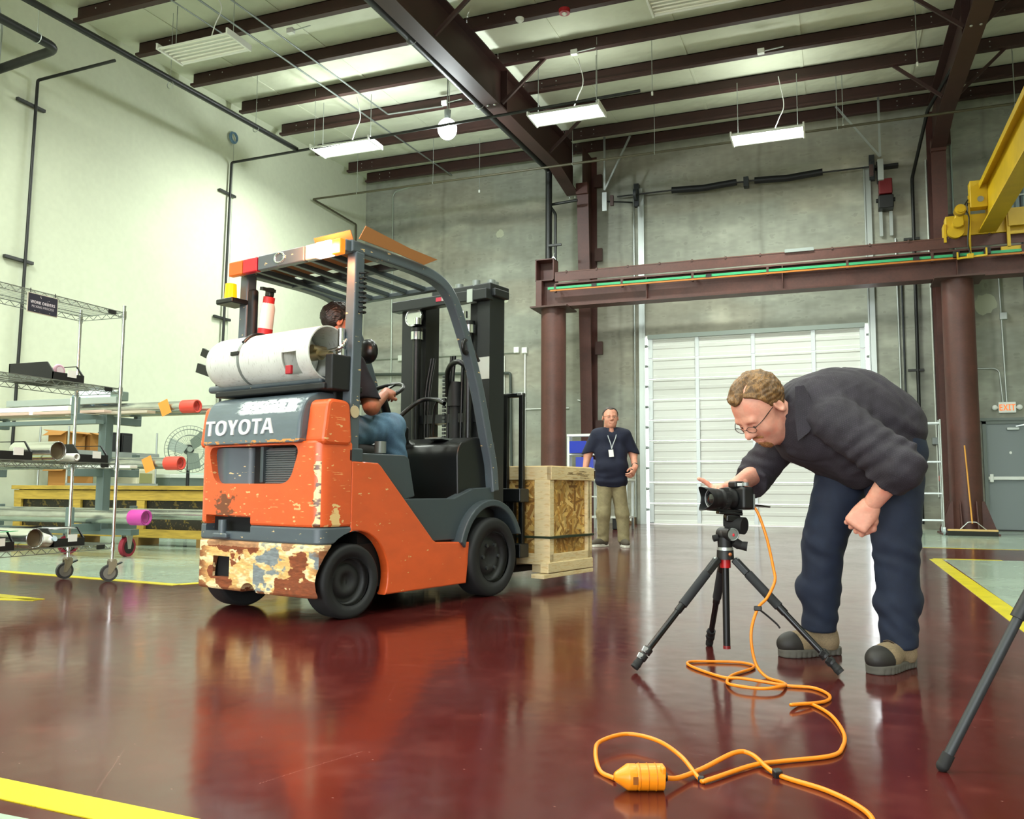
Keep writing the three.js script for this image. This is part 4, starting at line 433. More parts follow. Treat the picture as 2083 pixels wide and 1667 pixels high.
// the man standing by the roller door
{ const P = thing('person', 'man in a navy polo shirt and khaki trousers standing in the background with a badge', 'person', [-2.64, 0, -10.55], R(20.73));
  const hd = headParts({ fat: 1, cell: .004, hairThick: .006, recede: .02, hairline: [[.12, .12], [.06, .092], [.04, .078], [.02, .05], [.008, .0], [-.012, -.006], [-.03, -.03], [-.06, -.05], [-.13, -.06]] }), Mh = aim([-.015, 1.625, .0], [0, 1, .02], [.06, -.05, 1], 1.06);
  const shL = [-.185, 1.40, 0], shR = [.165, 1.40, 0], elL = [-.30, 1.15, -.03], elR = [.275, 1.16, -.02], wrL = [-.345, .93, .02], wrR = [.275, .985, .13];
  const torso = join([cap([-.1, 1.36, 0], [.08, 1.36, 0], .125), cap([-.075, 1.18, .01], [.055, 1.18, .01], .145), cap([-.065, 1.0, .03], [.05, 1.0, .03], .155), cap([-.075, .84, .01], [.06, .84, .01], .14), cap([-.1, 1.42, -.01], [.08, 1.42, -.01], .075)], .06);
  const sl = join([cap(shL, elL, .085, .082), cap(shR, elR, .085, .082)], .01);
  const sf = (x, y, z) => { let t = smax(torso(x, y, z), .745 - y, .01), s = smax(sl(x, y, z), 1.185 - .25 * (Math.abs(x) - .25) - y, .008); return smax(smin(t, s, .045), -cap([-.012, 1.42, .03], [-.012, 1.56, .05], .062)(x, y, z), .01) + .004 * n3(x, y, z, 26) + .003 * Math.sin(y * 60 + 4 * n3(x, y, z, 9)) * sst(1.1, .85, y); };
  put('polo_shirt', [nets(sf, [-.42, .7, -.2], [.4, 1.56, .24], .009)], navyM, P);
  const colP = new C(); { const g = new THREE.CylinderGeometry(.064, .078, .04, 24, 1, true, .45, 5.4); colP.push(g, eul(-.012, 1.478, .008, .15, 0, 0)); const g2 = new THREE.CylinderGeometry(.068, .09, .04, 24, 1, true, .45, 5.4); colP.push(g2, eul(-.012, 1.476, .008, .15, 0, 0)); } colP.mesh('collar', navyM, P);
  const pants = (x, y, z) => { const l = join([cap([-.085, .80, 0], [-.112, .41, .03], .105, .082), cap([-.112, .41, .03], [-.112, .08, -.03], .082, .072)], .05), r = join([cap([.07, .80, 0], [.125, .41, .02], .105, .08), cap([.125, .41, .02], [.142, .08, .03], .08, .072)], .05); return smin(smax(Math.min(l(x, y, z), r(x, y, z)), .06 - y, .006), cap([-.06, .82, 0], [.05, .82, 0], .12)(x, y, z), .04) + .004 * Math.sin(y * 55 + 4 * n3(x, y, z, 12)) * (Math.exp(-(((y - .12) / .08) ** 2)) + .6 * Math.exp(-(((y - .42) / .1) ** 2))); };
  put('trousers', [nets(pants, [-.26, .03, -.16], [.28, .98, .18], .009)], khaki, P);
  const body = nets(join([cap([-.08, 1.3, 0], [.06, 1.3, 0], .09), cap([-.012, 1.3, 0], [-.012, 1.50, 0], .07, .062), cap([-.05, .9, 0], [.04, .9, 0], .1), cap(shL, elL, .055, .05), cap(elL, wrL, .05, .032), cap(shR, elR, .055, .05), cap(elR, wrR, .05, .033), cap([-.08, .8, 0], [-.112, .1, -.02], .07, .04), cap([.07, .8, 0], [.142, .1, .03], .07, .04)], .03), [-.42, .05, -.15], [.4, 1.6, .2], .009);
  const hR = onto(handGeo({ side: -1, curl: [.5, .6, .4], cell: .004 }), aim(wrR, [-.45, -.75, .45], [-.7, .1, -.6], 1.08)), hL = onto(handGeo({ side: 1, cell: .004 }), aim(wrL, [.0, -.98, .1], [.8, 0, -.4], 1.05));
  put('body', [onto(hd.skin, Mh), body, hR, hL], skin2, P); put('hair', [onto(hd.hair, Mh)], mat(0xffffff, .7, 0, { map: hairStrand([40, 34, 30], [92, 84, 78]) }), P); glasses(P, Mh, mat(0x6a4a3a, .4, .3));
  const eb = new C(); for (const s of [-1, 1]) eb.tube([[s * .014, .02, .0905], [s * .03, .026, .0895], [s * .048, .02, .08]], .003, 6, 8); put('eyebrows', [onto(eb.geo(), Mh)], mat(0x4a3a30, .8), P); const ey = new C(); for (const s of [-1, 1]) ey.push(new THREE.SphereGeometry(.0095, 12, 8), eul(s * .031, .001, .0815)); put('eyes', [onto(ey.geo(), Mh)], mat(0x3a2a24, .3), P);
  new C().tube([[-.075, 1.47, .05], [-.06, 1.38, .125], [-.03, 1.28, .160], [-.02, 1.22, .172]], .006, 6, 20).tube([[.05, 1.47, .05], [.04, 1.38, .125], [.0, 1.28, .160], [-.02, 1.22, .172]], .006, 6, 20).mesh('lanyard', mat(0xb9bec4, .6), P); new C().box(-.028, 1.165, .180, .06, .09, .004, .001, -.12, 0, .1).mesh('badge', mat(0xeef0ec, .4), P);
  new C().torus(aim([.272, 1.005, .118], [-.2, -.1, 1], [0, -.8, .6]).multiply(new THREE.Matrix4().makeRotationX(Math.PI / 2)).setPosition(.276, 1.01, .115), .034, .009, 20, 8).mesh('wrist_watch', blackPl, P); new C().box(.20, .935, .155, .016, .11, .06, .004, .5, .3, -.5).mesh('phone', blackPl, P);
  for (const [x, z, a] of [[-.15, .02, R(-50)], [.142, .09, R(4)]]) { const b = bootGeo(true), g = new THREE.Group(); g.name = 'shoe'; g.position.set(x, 0, z); g.rotation.y = a; P.add(g); put('upper', [b.upper], mat(0x4e463c, .8), g); put('sole', [b.sole], mat(0xd8d6cc, .7), g); }
}
// the driver of the forklift, in the truck's own axes
{ const P = thing('person', 'dark-haired forklift driver in a navy shirt and blue jeans at the steering wheel', 'person', fkAt(.30, 0, 0).toArray(), FKA); // local x forward
  const hd = headParts({ cell: .004, hairThick: .014, hairline: [[.12, .09], [.06, .062], [.03, .05], [.012, .0], [-.012, -.01], [-.03, -.04], [-.06, -.075], [-.13, -.095]] }), Mh = aim([.06, 1.765, -.01], [0.08, 1, 0], [.78, -.16, .62], 1.0);
  const shR = [.0, 1.47, .17], elR = [.06, 1.215, .28], wrR = [.30, 1.32, .16], shL = [.0, 1.47, -.24], elL = [.12, 1.23, -.32], wrL = [.36, 1.38, -.26];
  const torso = join([cap([.0, 1.42, -.16], [.0, 1.42, .09], .115), cap([-.02, 1.2, -.12], [-.02, 1.2, .06], .13), cap([-.02, 1.06, -.12], [-.02, 1.06, .06], .135)], .06), sl = join([cap(shR, elR, .078, .072), cap(shL, elL, .078, .072)], .01);
  put('shirt', [nets((x, y, z) => smin(torso(x, y, z), smax(sl(x, y, z), 1.265 - y, .006), .04) + .004 * n3(x, y, z, 30), [-.22, .9, -.45], [.25, 1.62, .42], .009)], navy2, P);
  const legs = (x, y, z) => join([cap([0, 1.05, -.05], [0, 1.05, .05], .13), cap([.03, 1.06, .12], [.30, 1.11, .22], .105, .085), cap([.30, 1.11, .22], [.42, .72, .20], .085, .065), cap([.03, 1.06, -.14], [.38, 1.10, -.22], .1, .08), cap([.38, 1.10, -.22], [.5, .72, -.2], .08, .065)], .04)(x, y, z) + .004 * Math.sin((x + y) * 60 + 4 * n3(x, y, z, 12)); put('jeans', [nets(legs, [-.16, .6, -.34], [.62, 1.24, .34], .009)], jeans2, P);
  const body = nets(join([cap([0, 1.35, -.1], [0, 1.35, .03], .08), cap([0, 1.4, -.04], [.04, 1.68, -.05], .06), cap(shR, elR, .05, .047), cap(elR, wrR, .047, .03), cap(shL, elL, .05, .047), cap(elL, wrL, .047, .03), cap([.42, .75, .2], [.45, .5, .2], .05), cap([.5, .75, -.2], [.53, .5, -.2], .05)], .03), [-.15, .42, -.42], [.6, 1.8, .36], .01);
  put('body', [onto(hd.skin, Mh), body, onto(handGeo({ side: -1, curl: [.8, .8, .6], cell: .004 }), aim(wrR, [.8, .3, -.3], [.1, -.8, -.5])), onto(handGeo({ side: 1, curl: [.8, .8, .6], cell: .004 }), aim(wrL, [.9, .1, .2], [0, -.9, .2]))], skin3, P); put('hair', [onto(hd.hair, Mh)], mat(0xffffff, .5, 0, { map: hairStrand([14, 12, 11], [40, 34, 30]) }), P); glasses(P, Mh, mat(0x141414, .4));
  for (const [x, z] of [[.5, .2], [.58, -.2]]) { const b = bootGeo(false), g = new THREE.Group(); g.name = 'boot'; g.position.set(x, .405, z); g.rotation.y = Math.PI / 2; P.add(g); put('upper', [b.upper], blackPl, g); put('sole', [b.sole], rubber, g); }
}

// ---------- crane runway and yellow bridge crane ----------
const yellowM = mat(0xffffff, .4, 0, { map: tex(256, 256, (u, v) => { const n = fbm(u, v, 6, 4), k = .94 + .14 * (n - .5); return [214 * k, 176 * k, 20 * k]; }, .6, .6) }), yDark = mat(0x9a7c10, .5);
const ZR = -16.1;
function tubeColumn(x, label) {
  const o = thing('crane_column', label, 'column', [x, 0, ZR]); new C().cyl([0, .03, 0], [0, 4.31, 0], .25, .25, 40).mesh('tube', oxide, o); new C().span(-.42, .42, 0, .03, -.42, .42, .004).mesh('base_plate', oxide, o); new C().span(-.38, .38, 4.30, 4.33, -.36, .36).mesh('cap_plate', oxideDark, o);
  for (let i = 0; i < 4; i++) for (const s of [-.12, .12]) new C().ext([[.2, .03], [.41, .03], [.41, .08], [.25, .55], [.2, .55]], .015, new THREE.Matrix4().makeRotationY(i * Math.PI / 2).multiply(eul(0, 0, s))).mesh('gusset', oxide, o);
  const b = new C(); for (const a of [-1, 1]) for (const c of [-1, 1]) b.cyl([a * .37, .03, c * .37], [a * .37, .07, c * .37], .025, .025, 6); b.mesh('anchor_nuts', steelGrey, o).userData.kind = 'stuff'; return o;
}
tubeColumn(-5.21, 'dark red tube column under the left end of the crane beam, behind the wooden crate'); tubeColumn(2.04, 'dark red tube column under the crane beam, beside the grey exit door');
{ const o = thing('crane_runway', 'dark red crane runway beam spanning in front of the concrete wall', 'beam', [-5.5, 4.33, ZR]); const L = 12.5;
  new C().span(.1, L, 0, .03, -.16, .16).mesh('bottom_flange', oxide, o); new C().span(.1, L, .03, .46, -.012, .012).mesh('web', oxide, o); new C().span(.36, L, .46, .49, -.13, .13).mesh('top_flange', oxide, o);
  new C().span(.36, L, .52, .70, .12, .135).span(.36, L, .69, .705, -.14, .14).mesh('cap_channel', oxide, o); new C().span(.4, L, .705, .74, -.03, .03).mesh('rail', mat(0x5a3a20, .5, .2), o);
  for (const x of [2.2, 4.7, 7.54, 10]) new C().span(x - .008, x + .008, .03, .46, -.13, .13).mesh('stiffener', oxide, o);
  new C().span(-.02, .36, .0, .55, -.15, .0).span(-.02, .1, .0, .55, 0, .2).mesh('end_post', oxide, o); new C().span(-.05, .34, .55, 1.0, -.15, -.13).span(-.05, -.03, .55, 1.0, -.15, .15).span(.32, .34, .55, 1.0, -.15, .15).span(-.05, .34, .98, 1.0, -.15, .15).span(-.05, .34, .55, .57, -.15, .15).mesh('end_stop', oxide, o);
  new C().box(5.0, .72, .15, .5, .06, .02).mesh('splice_plate', steelGrey, o); const cl = new C(); for (let x = .6; x < L; x += .62) cl.box(x, .70, .1, .03, .05, .1, .004); cl.mesh('rail_clips', oxideDark, o).userData.kind = 'stuff'; }
{ const o = thing('conductor_bars', 'green and orange conductor bars strung along the crane runway beam', 'rail', [-5.5, 4.33, ZR + .24]); const r = rng(8); new C().bar([.25, .36, 0], [12.4, .36, 0], .03, .045).mesh('green_bar', mat(0x2fa06a, .4), o); new C().bar([.3, .31, .01], [12.4, .31, .01], .025, .03).mesh('orange_bar', mat(0xb06a18, .45), o); for (let x = .4; x < 12; x += 1.35) { new C().span(x - .02, x + .02, .28, .44, -.06, .02).span(x - .01, x + .01, .40, .44, -.22, .0).mesh('hanger', oxideDark, o); } for (const x of [1.2, 3.4, 6.9]) new C().span(x - .05, x + .05, .325, .385, -.02, .03).mesh('joint', blackPl, o); }
{ const o = thing('bridge_crane', 'yellow bridge crane resting on the runway beam at the right', 'crane', [2.51, 5.07, ZR]);
  const dir = V(0, 0, 1), at = (s, x, y) => V(x, y, 0).add(dir.clone().multiplyScalar(s)).toArray(); const seg = (x0, y0, w, h, s0, s1, n, m) => new C().bar(at(s0, x0, y0), at(s1, x0, y0), w, h).mesh(n, m, o);
  seg(0, .77, .26, .03, .1, 12.5, 'top_flange', yellowM); seg(0, .39, .02, .74, .1, 12.5, 'web', yellowM); seg(.0, .015, .27, .03, .1, 12.5, 'bottom_flange', yellowM); seg(-.125, .73, .012, .09, .1, 12.5, 'top_lip', yellowM);
  new C().span(-.62, 1.4, -.02, .34, -.13, .13, .01).mesh('end_truck', yellowM, o); new C().cyl([-.48, .06, .1], [-.48, .06, .22], .13, .13, 28).cyl([-.46, .16, .2], [-.46, .16, .36], .075, .085, 20).mesh('gearbox', yellowM, o); new C().cyl([-.42, .36, .24], [-.42, .36, .42], .085, .085, 24).cyl([-.42, .36, .42], [-.42, .36, .46], .065, .065, 20).span(-.5, -.36, .1, .3, .16, .32, .02).mesh('drive_motor', yellowM, o); const fin = new C(); for (let i = 0; i < 5; i++) fin.cyl([-.42, .36, .26 + i * .03], [-.42, .36, .27 + i * .03], .095, .095, 24); fin.mesh('cooling_fins', yDark, o);
  new C().box(-.14, .60, .3, .26, .46, .22, .01).mesh('control_box', yellowM, o); new C().cyl([-.12, .5, .41], [-.12, .5, .43], .045, .05, 18).mesh('box_dial', steelGrey, o); new C().cyl([-.26, .46, .32], [-.31, .46, .32], .03).mesh('cable_gland', blackPl, o);
  new C().span(-.66, -.62, -.12, .2, -.08, .16).mesh('rail_sweep', yellowM, o); new C().bar([-.28, .6, .33], [-.30, -.45, .36], .03, .03).bar([-.5, -.47, .36], [-.05, -.44, .36], .03, .03).bar([-.49, -.47, .36], [-.49, -.36, .36], .025, .025).bar([-.06, -.44, .36], [-.06, -.32, .36], .025, .025).box(-.3, -.44, .36, .1, .08, .06, .01).mesh('collector_arm', yellowM, o); new C().box(-.5, -.38, .3, .1, .1, .06).box(-.04, -.36, .3, .1, .1, .06).mesh('collector_shoe', blackPl, o);
  new C().bar([.3, .28, .2], [.3, -.30, .2], .05, .05).bar([.3, -.06, .2], [1.2, -.06, .2], .04, .05).bar([.18, -.32, .2], [1.2, -.32, .2], .05, .06).bar([.3, .2, .2], [1.2, .2, .2], .1, .3).mesh('guard_frame', yellowM, o);
  new C().tube([[-.28, .55, .33], [-.36, .4, .38], [-.3, .2, .4], [-.33, -.2, .38], [-.3, -.4, .37]], .012, 6, 24).mesh('collector_cable', blackPl, o); }

// ---------- photographer's camera, tripod, cable ----------
const PO = V(.02, 0, -3.93), PA = R(20.73); const pf = (x, y, z) => V(x, y, z).applyAxisAngle(UP_, PA).add(PO);
const gloss = mat(0x0c0d0e, .25), tripM = mat(0x17181a, .35, .3);
{ const o = thing('tripod', 'black tripod with a red collar standing on the red floor under a camera', 'tripod', pf(-.512, 0, .05).toArray(), PA);
  const apex = [0, .44, 0], legs = [[-.398, .03, .165], [.02, .02, -.40], [.368, .03, .24]];
  for (const p of legs) { const g = new THREE.Group(); g.name = 'leg'; o.add(g); const a = V(...apex), d = V(...p).sub(a), L = d.length(), n = d.clone().normalize(), A = t => a.clone().addScaledVector(n, t * L), s0 = V(n.x, 0, n.z).setLength(.03).add(V(0, -.0, 0)); const O = t => A(t).add(s0.clone().multiplyScalar(1 - t));
    new C().cyl(O(.04), O(.52), .0165, .0155, 16).mesh('upper_tube', tripM, g); new C().cyl(O(.16), O(.46), .019, .019, 16).mesh('grip', mat(0x222427, .8), g); new C().cyl(O(.50), O(.90), .0125, .0125, 14).mesh('lower_tube', mat(0x1a1b1d, .25, .4), g); new C().bar(O(.02), O(.16), .034, .028, UP_, .006).mesh('leg_shoulder', mat(0x26282a, .3, .4), g); new C().bar(O(.05).add(V(0, .018, 0)), O(.13).add(V(0, .018, 0)), .012, .004).mesh('leg_trim', galv, g);
    for (const t of [.88, .935]) { new C().cyl(O(t - .02), O(t + .02), .019, .019, 16).mesh('clamp', blackPl, g); const c = O(t).add(V(-.012, .008, .014)); new C().box(c.x, c.y, c.z, .022, .022, .008, .003, 0, 0, -.5).mesh('clamp_lever', p[1] === .03 && p[0] < 0 ? galv : blackPl, g); } new C().cyl(O(.955), O(1.03), .015, .017, 14).sph(...O(1.0).toArray(), .018).mesh('foot', rubber, g); }
  new C().cyl([0, .07, 0], [0, .42, 0], .0145, .0145, 18).mesh('centre_column', tripM, o); new C().cyl([0, .062, 0], [0, .075, 0], .0155).mesh('column_end', mat(0x7a1a1c, .4), o); new C().cyl([0, .395, 0], [0, .43, 0], .022, .022, 22).mesh('red_collar', mat(0xb2181c, .35), o); new C().cyl([0, .43, 0], [0, .468, 0], .036, .034, 24).mesh('hub', blackPl, o); new C().cyl([0, .468, 0], [0, .48, 0], .033, .033, 24).mesh('bright_ring', galv, o); new C().sph(.012, .452, .034, .008, 1, 1, .6).mesh('copper_button', mat(0xb06a40, .4, .5), o);
  const h = new THREE.Group(); h.name = 'tripod_head'; o.add(h); new C().cyl([0, .48, 0], [0, .52, 0], .03, .032, 24).sph(.005, .53, 0, .034, 1, .9, 1).cyl([-.01, .535, -.03], [.02, .535, .045], .026, .028, 24).mesh('pan_body', blackPl, h); new C().cyl([.02, .535, .044], [.021, .535, .048], .022, .022, 24).torus(eul(.021, .535, .046), .024, .003, 24, 6).mesh('level_dial', steelGrey, h); new C().sph(.024, .533, .048, .007, .7, 1, .5, 10).mesh('red_mark', mat(0xd02030, .4), h); new C().cyl([-.05, .515, 0], [-.03, .52, 0], .014, .014).cyl([.05, .49, .02], [.085, .485, .03], .016, .02).cyl([.03, .505, .02], [.055, .49, .02], .02, .02).cyl([.02, .575, -.02], [.075, .570, .03], .034, .036, 24).cyl([.0, .585, -.02], [.03, .585, -.01], .02, .02).mesh('knobs', rubber, h); new C().box(.03, .60, 0, .06, .03, .06, .006, 0, 0, -.06).box(.02, .622, 0, .1, .014, .06, .004, 0, 0, -.06).box(.0, .634, .0, .14, .012, .05, .003, 0, 0, -.06).mesh('camera_plate', gloss, h); }
{ const o = thing('camera', 'black camera with a scalloped lens hood on the tripod, its screen tilted out', 'camera', pf(-.472, .640, .06).toArray(), PA + R(20)); o.scale.setScalar(1.13); // lens to -x
  const k = .93; const P = n => { const g = new C(); return g; };
  new C().box(.022, .04, 0, .05, .085, .12, .012).box(.002, .04, -.045, .04, .08, .03, .012).box(.01, .09, 0, .045, .025, .05, .008).mesh('camera_body', mat(0x121314, .5), o); new C().box(.008, .09, .026, .022, .012, .004, .001).mesh('badge', white, o); new C().cyl([.02, .085, -.04], [.02, .097, -.04], .014).cyl([.018, .085, .045], [.018, .098, .045], .012).box(.045, .03, .058, .006, .05, .006, .001).mesh('dials', steelGrey, o);
  const ax = new THREE.Matrix4().makeBasis(V(0, 0, 1), V(-1, 0, 0), V(0, -1, 0)).setPosition(0, .038, 0); new C().lathe([[.0, .0], [.036, .0], [.037, .012], [.034, .016], [.034, .03], [.037, .034], [.037, .06], [.034, .064], [.034, .072], [.037, .076], [.039, .1], [.036, .104], [.03, .104], [.028, .098], [0, .098]], ax, 40).mesh('lens_barrel', blackPl, o); const rb = new C(); for (let i = 0; i < 40; i++) { const a = i / 40 * 6.2832; rb.box(-.047, .038 + Math.cos(a) * .0375, Math.sin(a) * .0375, .02, .003, .003, 0, -a, 0, 0); } rb.mesh('zoom_ring', rubber, o).userData.kind = 'stuff';
  new C().torus(new THREE.Matrix4().makeRotationY(Math.PI / 2).setPosition(-.104, .038, 0), .034, .0015, 40, 6).mesh('ring_mark', mat(0xb8bcbc, .3, .5), o); new C().push(new THREE.SphereGeometry(.05, 28, 14, 0, 6.2832, 0, .62), new THREE.Matrix4().makeRotationZ(Math.PI / 2).setPosition(-.062, .038, 0)).mesh('front_glass', mat(0x0a0c12, .04, 0, { clearcoat: 1, clearcoatRoughness: .02 }), o);
  { const n = 72, pos = [], I = []; for (let i = 0; i <= n; i++) { const a = i / n * 6.2832, pet = .015 * Math.cos(2 * a), e = -.128 - pet - .004; for (const [x, r] of [[-.098, .0395], [(-.098 + e) / 2, .0415], [e, .044], [e, .042], [(-.098 + e) / 2, .0395], [-.098, .0375]]) pos.push(x, .038 + Math.cos(a) * r, Math.sin(a) * r); } for (let i = 0; i < n; i++) for (let j = 0; j < 5; j++) { const a = i * 6 + j; I.push(a, a + 1, a + 6, a + 1, a + 7, a + 6); } const g = new THREE.BufferGeometry(); g.setAttribute('position', new THREE.Float32BufferAttribute(pos, 3)); g.setIndex(I); g.computeVertexNormals(); new C().push(g).mesh('lens_hood', mat(0x0e0f10, .55), o); }
  new C().box(.09, .012, .0, .075, .006, .09, .002, 0, 0, -.12).mesh('tilt_screen', gloss, o); new C().box(.045, .008, .05, .012, .02, .012, .003).mesh('port_cover', mat(0x3a5058, .5), o); }
const cableM = mat(0xe8820c, .4);
{ const air = [[-.354, .655, -3.70], [-.314, .640, -3.70], [-.275, .535, -3.692], [-.246, .41, -3.650], [-.239, .355, -3.620], [-.268, .292, -3.587], [-.303, .250, -3.563], [-.327, .156, -3.533], [-.312, .05, -3.52]], gr = [[-.269, -3.48], [-.209, -3.407], [-.191, -3.36], [-.210, -3.280], [-.265, -3.226], [-.351, -3.239], [-.397, -3.322], [-.393, -3.460], [-.336, -3.609], [-.335, -3.682], [-.392, -3.723], [-.500, -3.70], [-.589, -3.653], [-.562, -3.558], [-.424, -3.410], [-.347, -3.369], [-.188, -3.355], [-.095, -3.352], [-.041, -3.254], [-.057, -3.151], [-.153, -3.028], [-.140, -3.075], [-.097, -3.099], [-.035, -2.977], [.002, -2.773], [-.002, -2.626], [-.032, -2.529], [-.153, -2.431], [-.223, -2.361], [-.312, -2.209], [-.332, -2.205], [-.395, -2.296], [-.483, -2.415], [-.572, -2.443], [-.621, -2.355], [-.615, -2.265], [-.581, -2.181], [-.53, -2.135]];
  const hgt = gr.map((p, i) => i >= 3 && i <= 5 ? .016 : i === 15 || i === 20 ? .016 : i === 29 || i === 28 ? .008 : i >= 31 && i <= 35 ? .03 : .0065); const pts = [...air, ...gr.map((p, i) => [p[0], hgt[i], p[1]])];
  const o = thing('extension_cable', 'orange cable hanging from the camera and curling over the floor to the plug housing', 'cable'); new C().tube(pts, .0058, 10, 700).mesh('cord', cableM, o); new C().cyl([-.3555, .657, -3.7], [-.33, .65, -3.70], .008, .006).mesh('connector', mat(0xf0a030, .5), o); new C().box(-.302, .252, -3.563, .03, .018, .02, .004).tube([[-.302, .252, -3.563], [-.27, .225, -3.58], [-.232, .19, -3.592], [-.222, .175, -3.594]], .004, 6, 12).mesh('cable_tie', blackPl, o); new C().box(-.33, .008, -2.205, .016, .015, .014, .003).mesh('tape', blackPl, o); }
{ const o = thing('plug_cable', 'orange cable running from the plug housing out of the picture at the bottom', 'cable'); new C().tube([[-.41, .028, -2.12], [-.380, .016, -2.17], [-.336, .012, -2.278], [-.271, .022, -2.407], [-.228, .0185, -2.419], [-.159, .0065, -2.320], [-.042, .0065, -2.242], [.027, .0065, -2.160], [.056, .0065, -2.08], [.05, .0065, -1.97], [.0, .0065, -1.85]], .0062, 10, 160).mesh('cord', cableM, o); new C().box(-.157, .01, -2.315, .022, .02, .02, .004, .2, .5, 0).mesh('cable_tie', blackPl, o); }
{ const o = thing('plug_housing', 'orange plastic plug housing with ribs lying on the red floor', 'plug', [-.462, .0, -2.096], Math.atan2(.045, .115)); const m = new THREE.Matrix4().makeRotationZ(-Math.PI / 2).setPosition(-.06, .031, 0); const hM = mat(0xf08a10, .35); new C().lathe([[0, 0], [.008, 0], [.012, .004], [.03, .032], [.0305, .036], [.0305, .052], [.029, .053], [.029, .055], [.0305, .056], [.0305, .118], [.027, .120], [.0, .12]], m, 36).mesh('shell', hM, o); for (const x of [.0, .02, .04]) new C().torus(new THREE.Matrix4().makeRotationY(Math.PI / 2).setPosition(x, .031, 0), .0305, .0014, 32, 6).mesh('rib', mat(0xd27408, .4), o); new C().box(.055, .046, .012, .014, .03, .03, .006).mesh('latch', hM, o); new C().cyl([.06, .031, 0], [.068, .031, 0], .012, .01).mesh('grommet', blackPl, o); new C().box(-.012, .031, .0302, .012, .018, .001).mesh('print', mat(0x8a4c08, .5), o); }
{ const o = thing('monopod', 'dark leg of a camera stand leaning in at the right edge of the picture', 'tripod', [.238, 0, -2.522]); const a = V(0, .012, 0), d = V(.205, .40, -.05); const A = t => a.clone().addScaledVector(d, t); new C().cyl(A(.03), A(1), .0125, .0125, 16).mesh('tube', mat(0x2a2e30, .5), o); new C().cyl(A(.95), A(1.12), .02, .018, 18).mesh('clamp', blackPl, o); new C().cyl(A(1.1), A(2.4), .015, .016, 16).mesh('upper_tube', mat(0x2a2e30, .5), o); new C().cyl(A(0), A(.08), .016, .0155, 18).sph(0, .014, 0, .016).mesh('foot', rubber, o); }

// ---------- things along the back wall ----------
{ const o = structure('door_2', [0, 0, ZB]); const dm = mat(0x7c8587, .5), fm = mat(0x6c7571, .5); new C().span(2.62, 3.68, .02, 1.95, .0, .045, .004).mesh('door_leaf', dm, o); new C().span(2.56, 2.62, 0, 2.0, 0, .07).span(3.68, 3.74, 0, 2.0, 0, .07).span(2.56, 3.74, 1.95, 2.01, 0, .07).span(2.5, 3.8, 2.01, 2.06, 0, .1).mesh('door_frame', fm, o); new C().span(2.62, 3.68, .925, .985, .06, .11, .01).span(2.64, 2.70, .88, 1.03, .045, .12, .01).mesh('push_bar', white, o); new C().span(2.95, 3.15, 1.83, 1.88, .045, .1, .01).bar([3.1, 1.9, .07], [3.3, 1.94, .1], .02, .02).mesh('door_closer', galv, o); new C().span(2.6, 3.7, 0, .025, .0, .09).mesh('threshold', blackPl, o); new C().sph(3.0, 1.42, .046, .022, 1, 1.2, .3).mesh('peep_hole', white, o); }
{ const o = thing('exit_sign', 'white exit sign with orange letters above the grey door', 'sign', [2.98, 2.25, ZB]); new C().span(-.14, .14, -.1, .1, 0, .06, .008).mesh('housing', white, o); new C().push((() => { const g = letters('EXIT', .115, .004); g.scale(.8, 1, 1); return g; })(), eul(0, 0, .06)).mesh('lettering', new THREE.MeshStandardMaterial({ color: 0xe06a30, emissive: new THREE.Color(1, .3, .1), emissiveIntensity: .35 }), o); for (const s of [-1, 1]) { new C().sph(s * .2, .0, .05, .05, 1, 1, .8).cyl([s * .14, 0, .03], [s * .2, 0, .03], .015).mesh('emergency_lamp', white, o); } }
{ const o = thing('push_broom', 'wide push broom with a yellow handle leaning on the right tube column', 'broom', [2.04, 0, -15.55]); new C().cyl([.0, .2, .0], [-.03, 1.47, -.27], .013, .012, 12).mesh('handle', mat(0xc98c34, .5), o); new C().span(-.36, .36, .075, .105, -.04, .04, .006).mesh('head', mat(0xd2b070, .6), o); new C().span(-.36, .36, .0, .075, -.045, .045).mesh('bristles', mat(0x23241f, .9), o); new C().tube([[-.18, .1, .0], [-.06, .22, .0], [.06, .22, .0], [.2, .1, .0]], .008, 6, 20, false, .1).mesh('brace', galv, o); }
{ const o = thing('wire_cart', 'chrome wire cart on casters standing left of the right tube column', 'cart', [1.44, 0, -15.75]); for (const x of [-.2, .2]) for (const z of [-.12, .12]) { new C().cyl([x, .13, z], [x, x > 0 || z < 0 ? 1.9 : 1.05, z], .013, .013, 10).mesh('post', galv, o); const g = new THREE.Group(); g.name = 'caster'; g.position.set(x, 0, z); o.add(g); new C().cyl([-.012, .055, 0], [.012, .055, 0], .055, .055, 20).mesh('wheel', mat(0x9fb0b0, .5), g); new C().span(-.02, .02, .06, .13, -.015, .015).mesh('fork', galv, g); } for (const y of [.24, .68, 1.2, 1.84]) { const c = new C(); for (const z of [-.12, .12]) c.bar([-.2, y, z], [.2, y, z], .012, .025); for (const x of [-.2, .2]) c.bar([x, y, -.12], [x, y, .12], .012, .025); for (let i = -4; i <= 4; i++) c.bar([-.2, y, i * .026], [.2, y, i * .026], .004, .004); c.mesh('wire_shelf', galv, o); } }
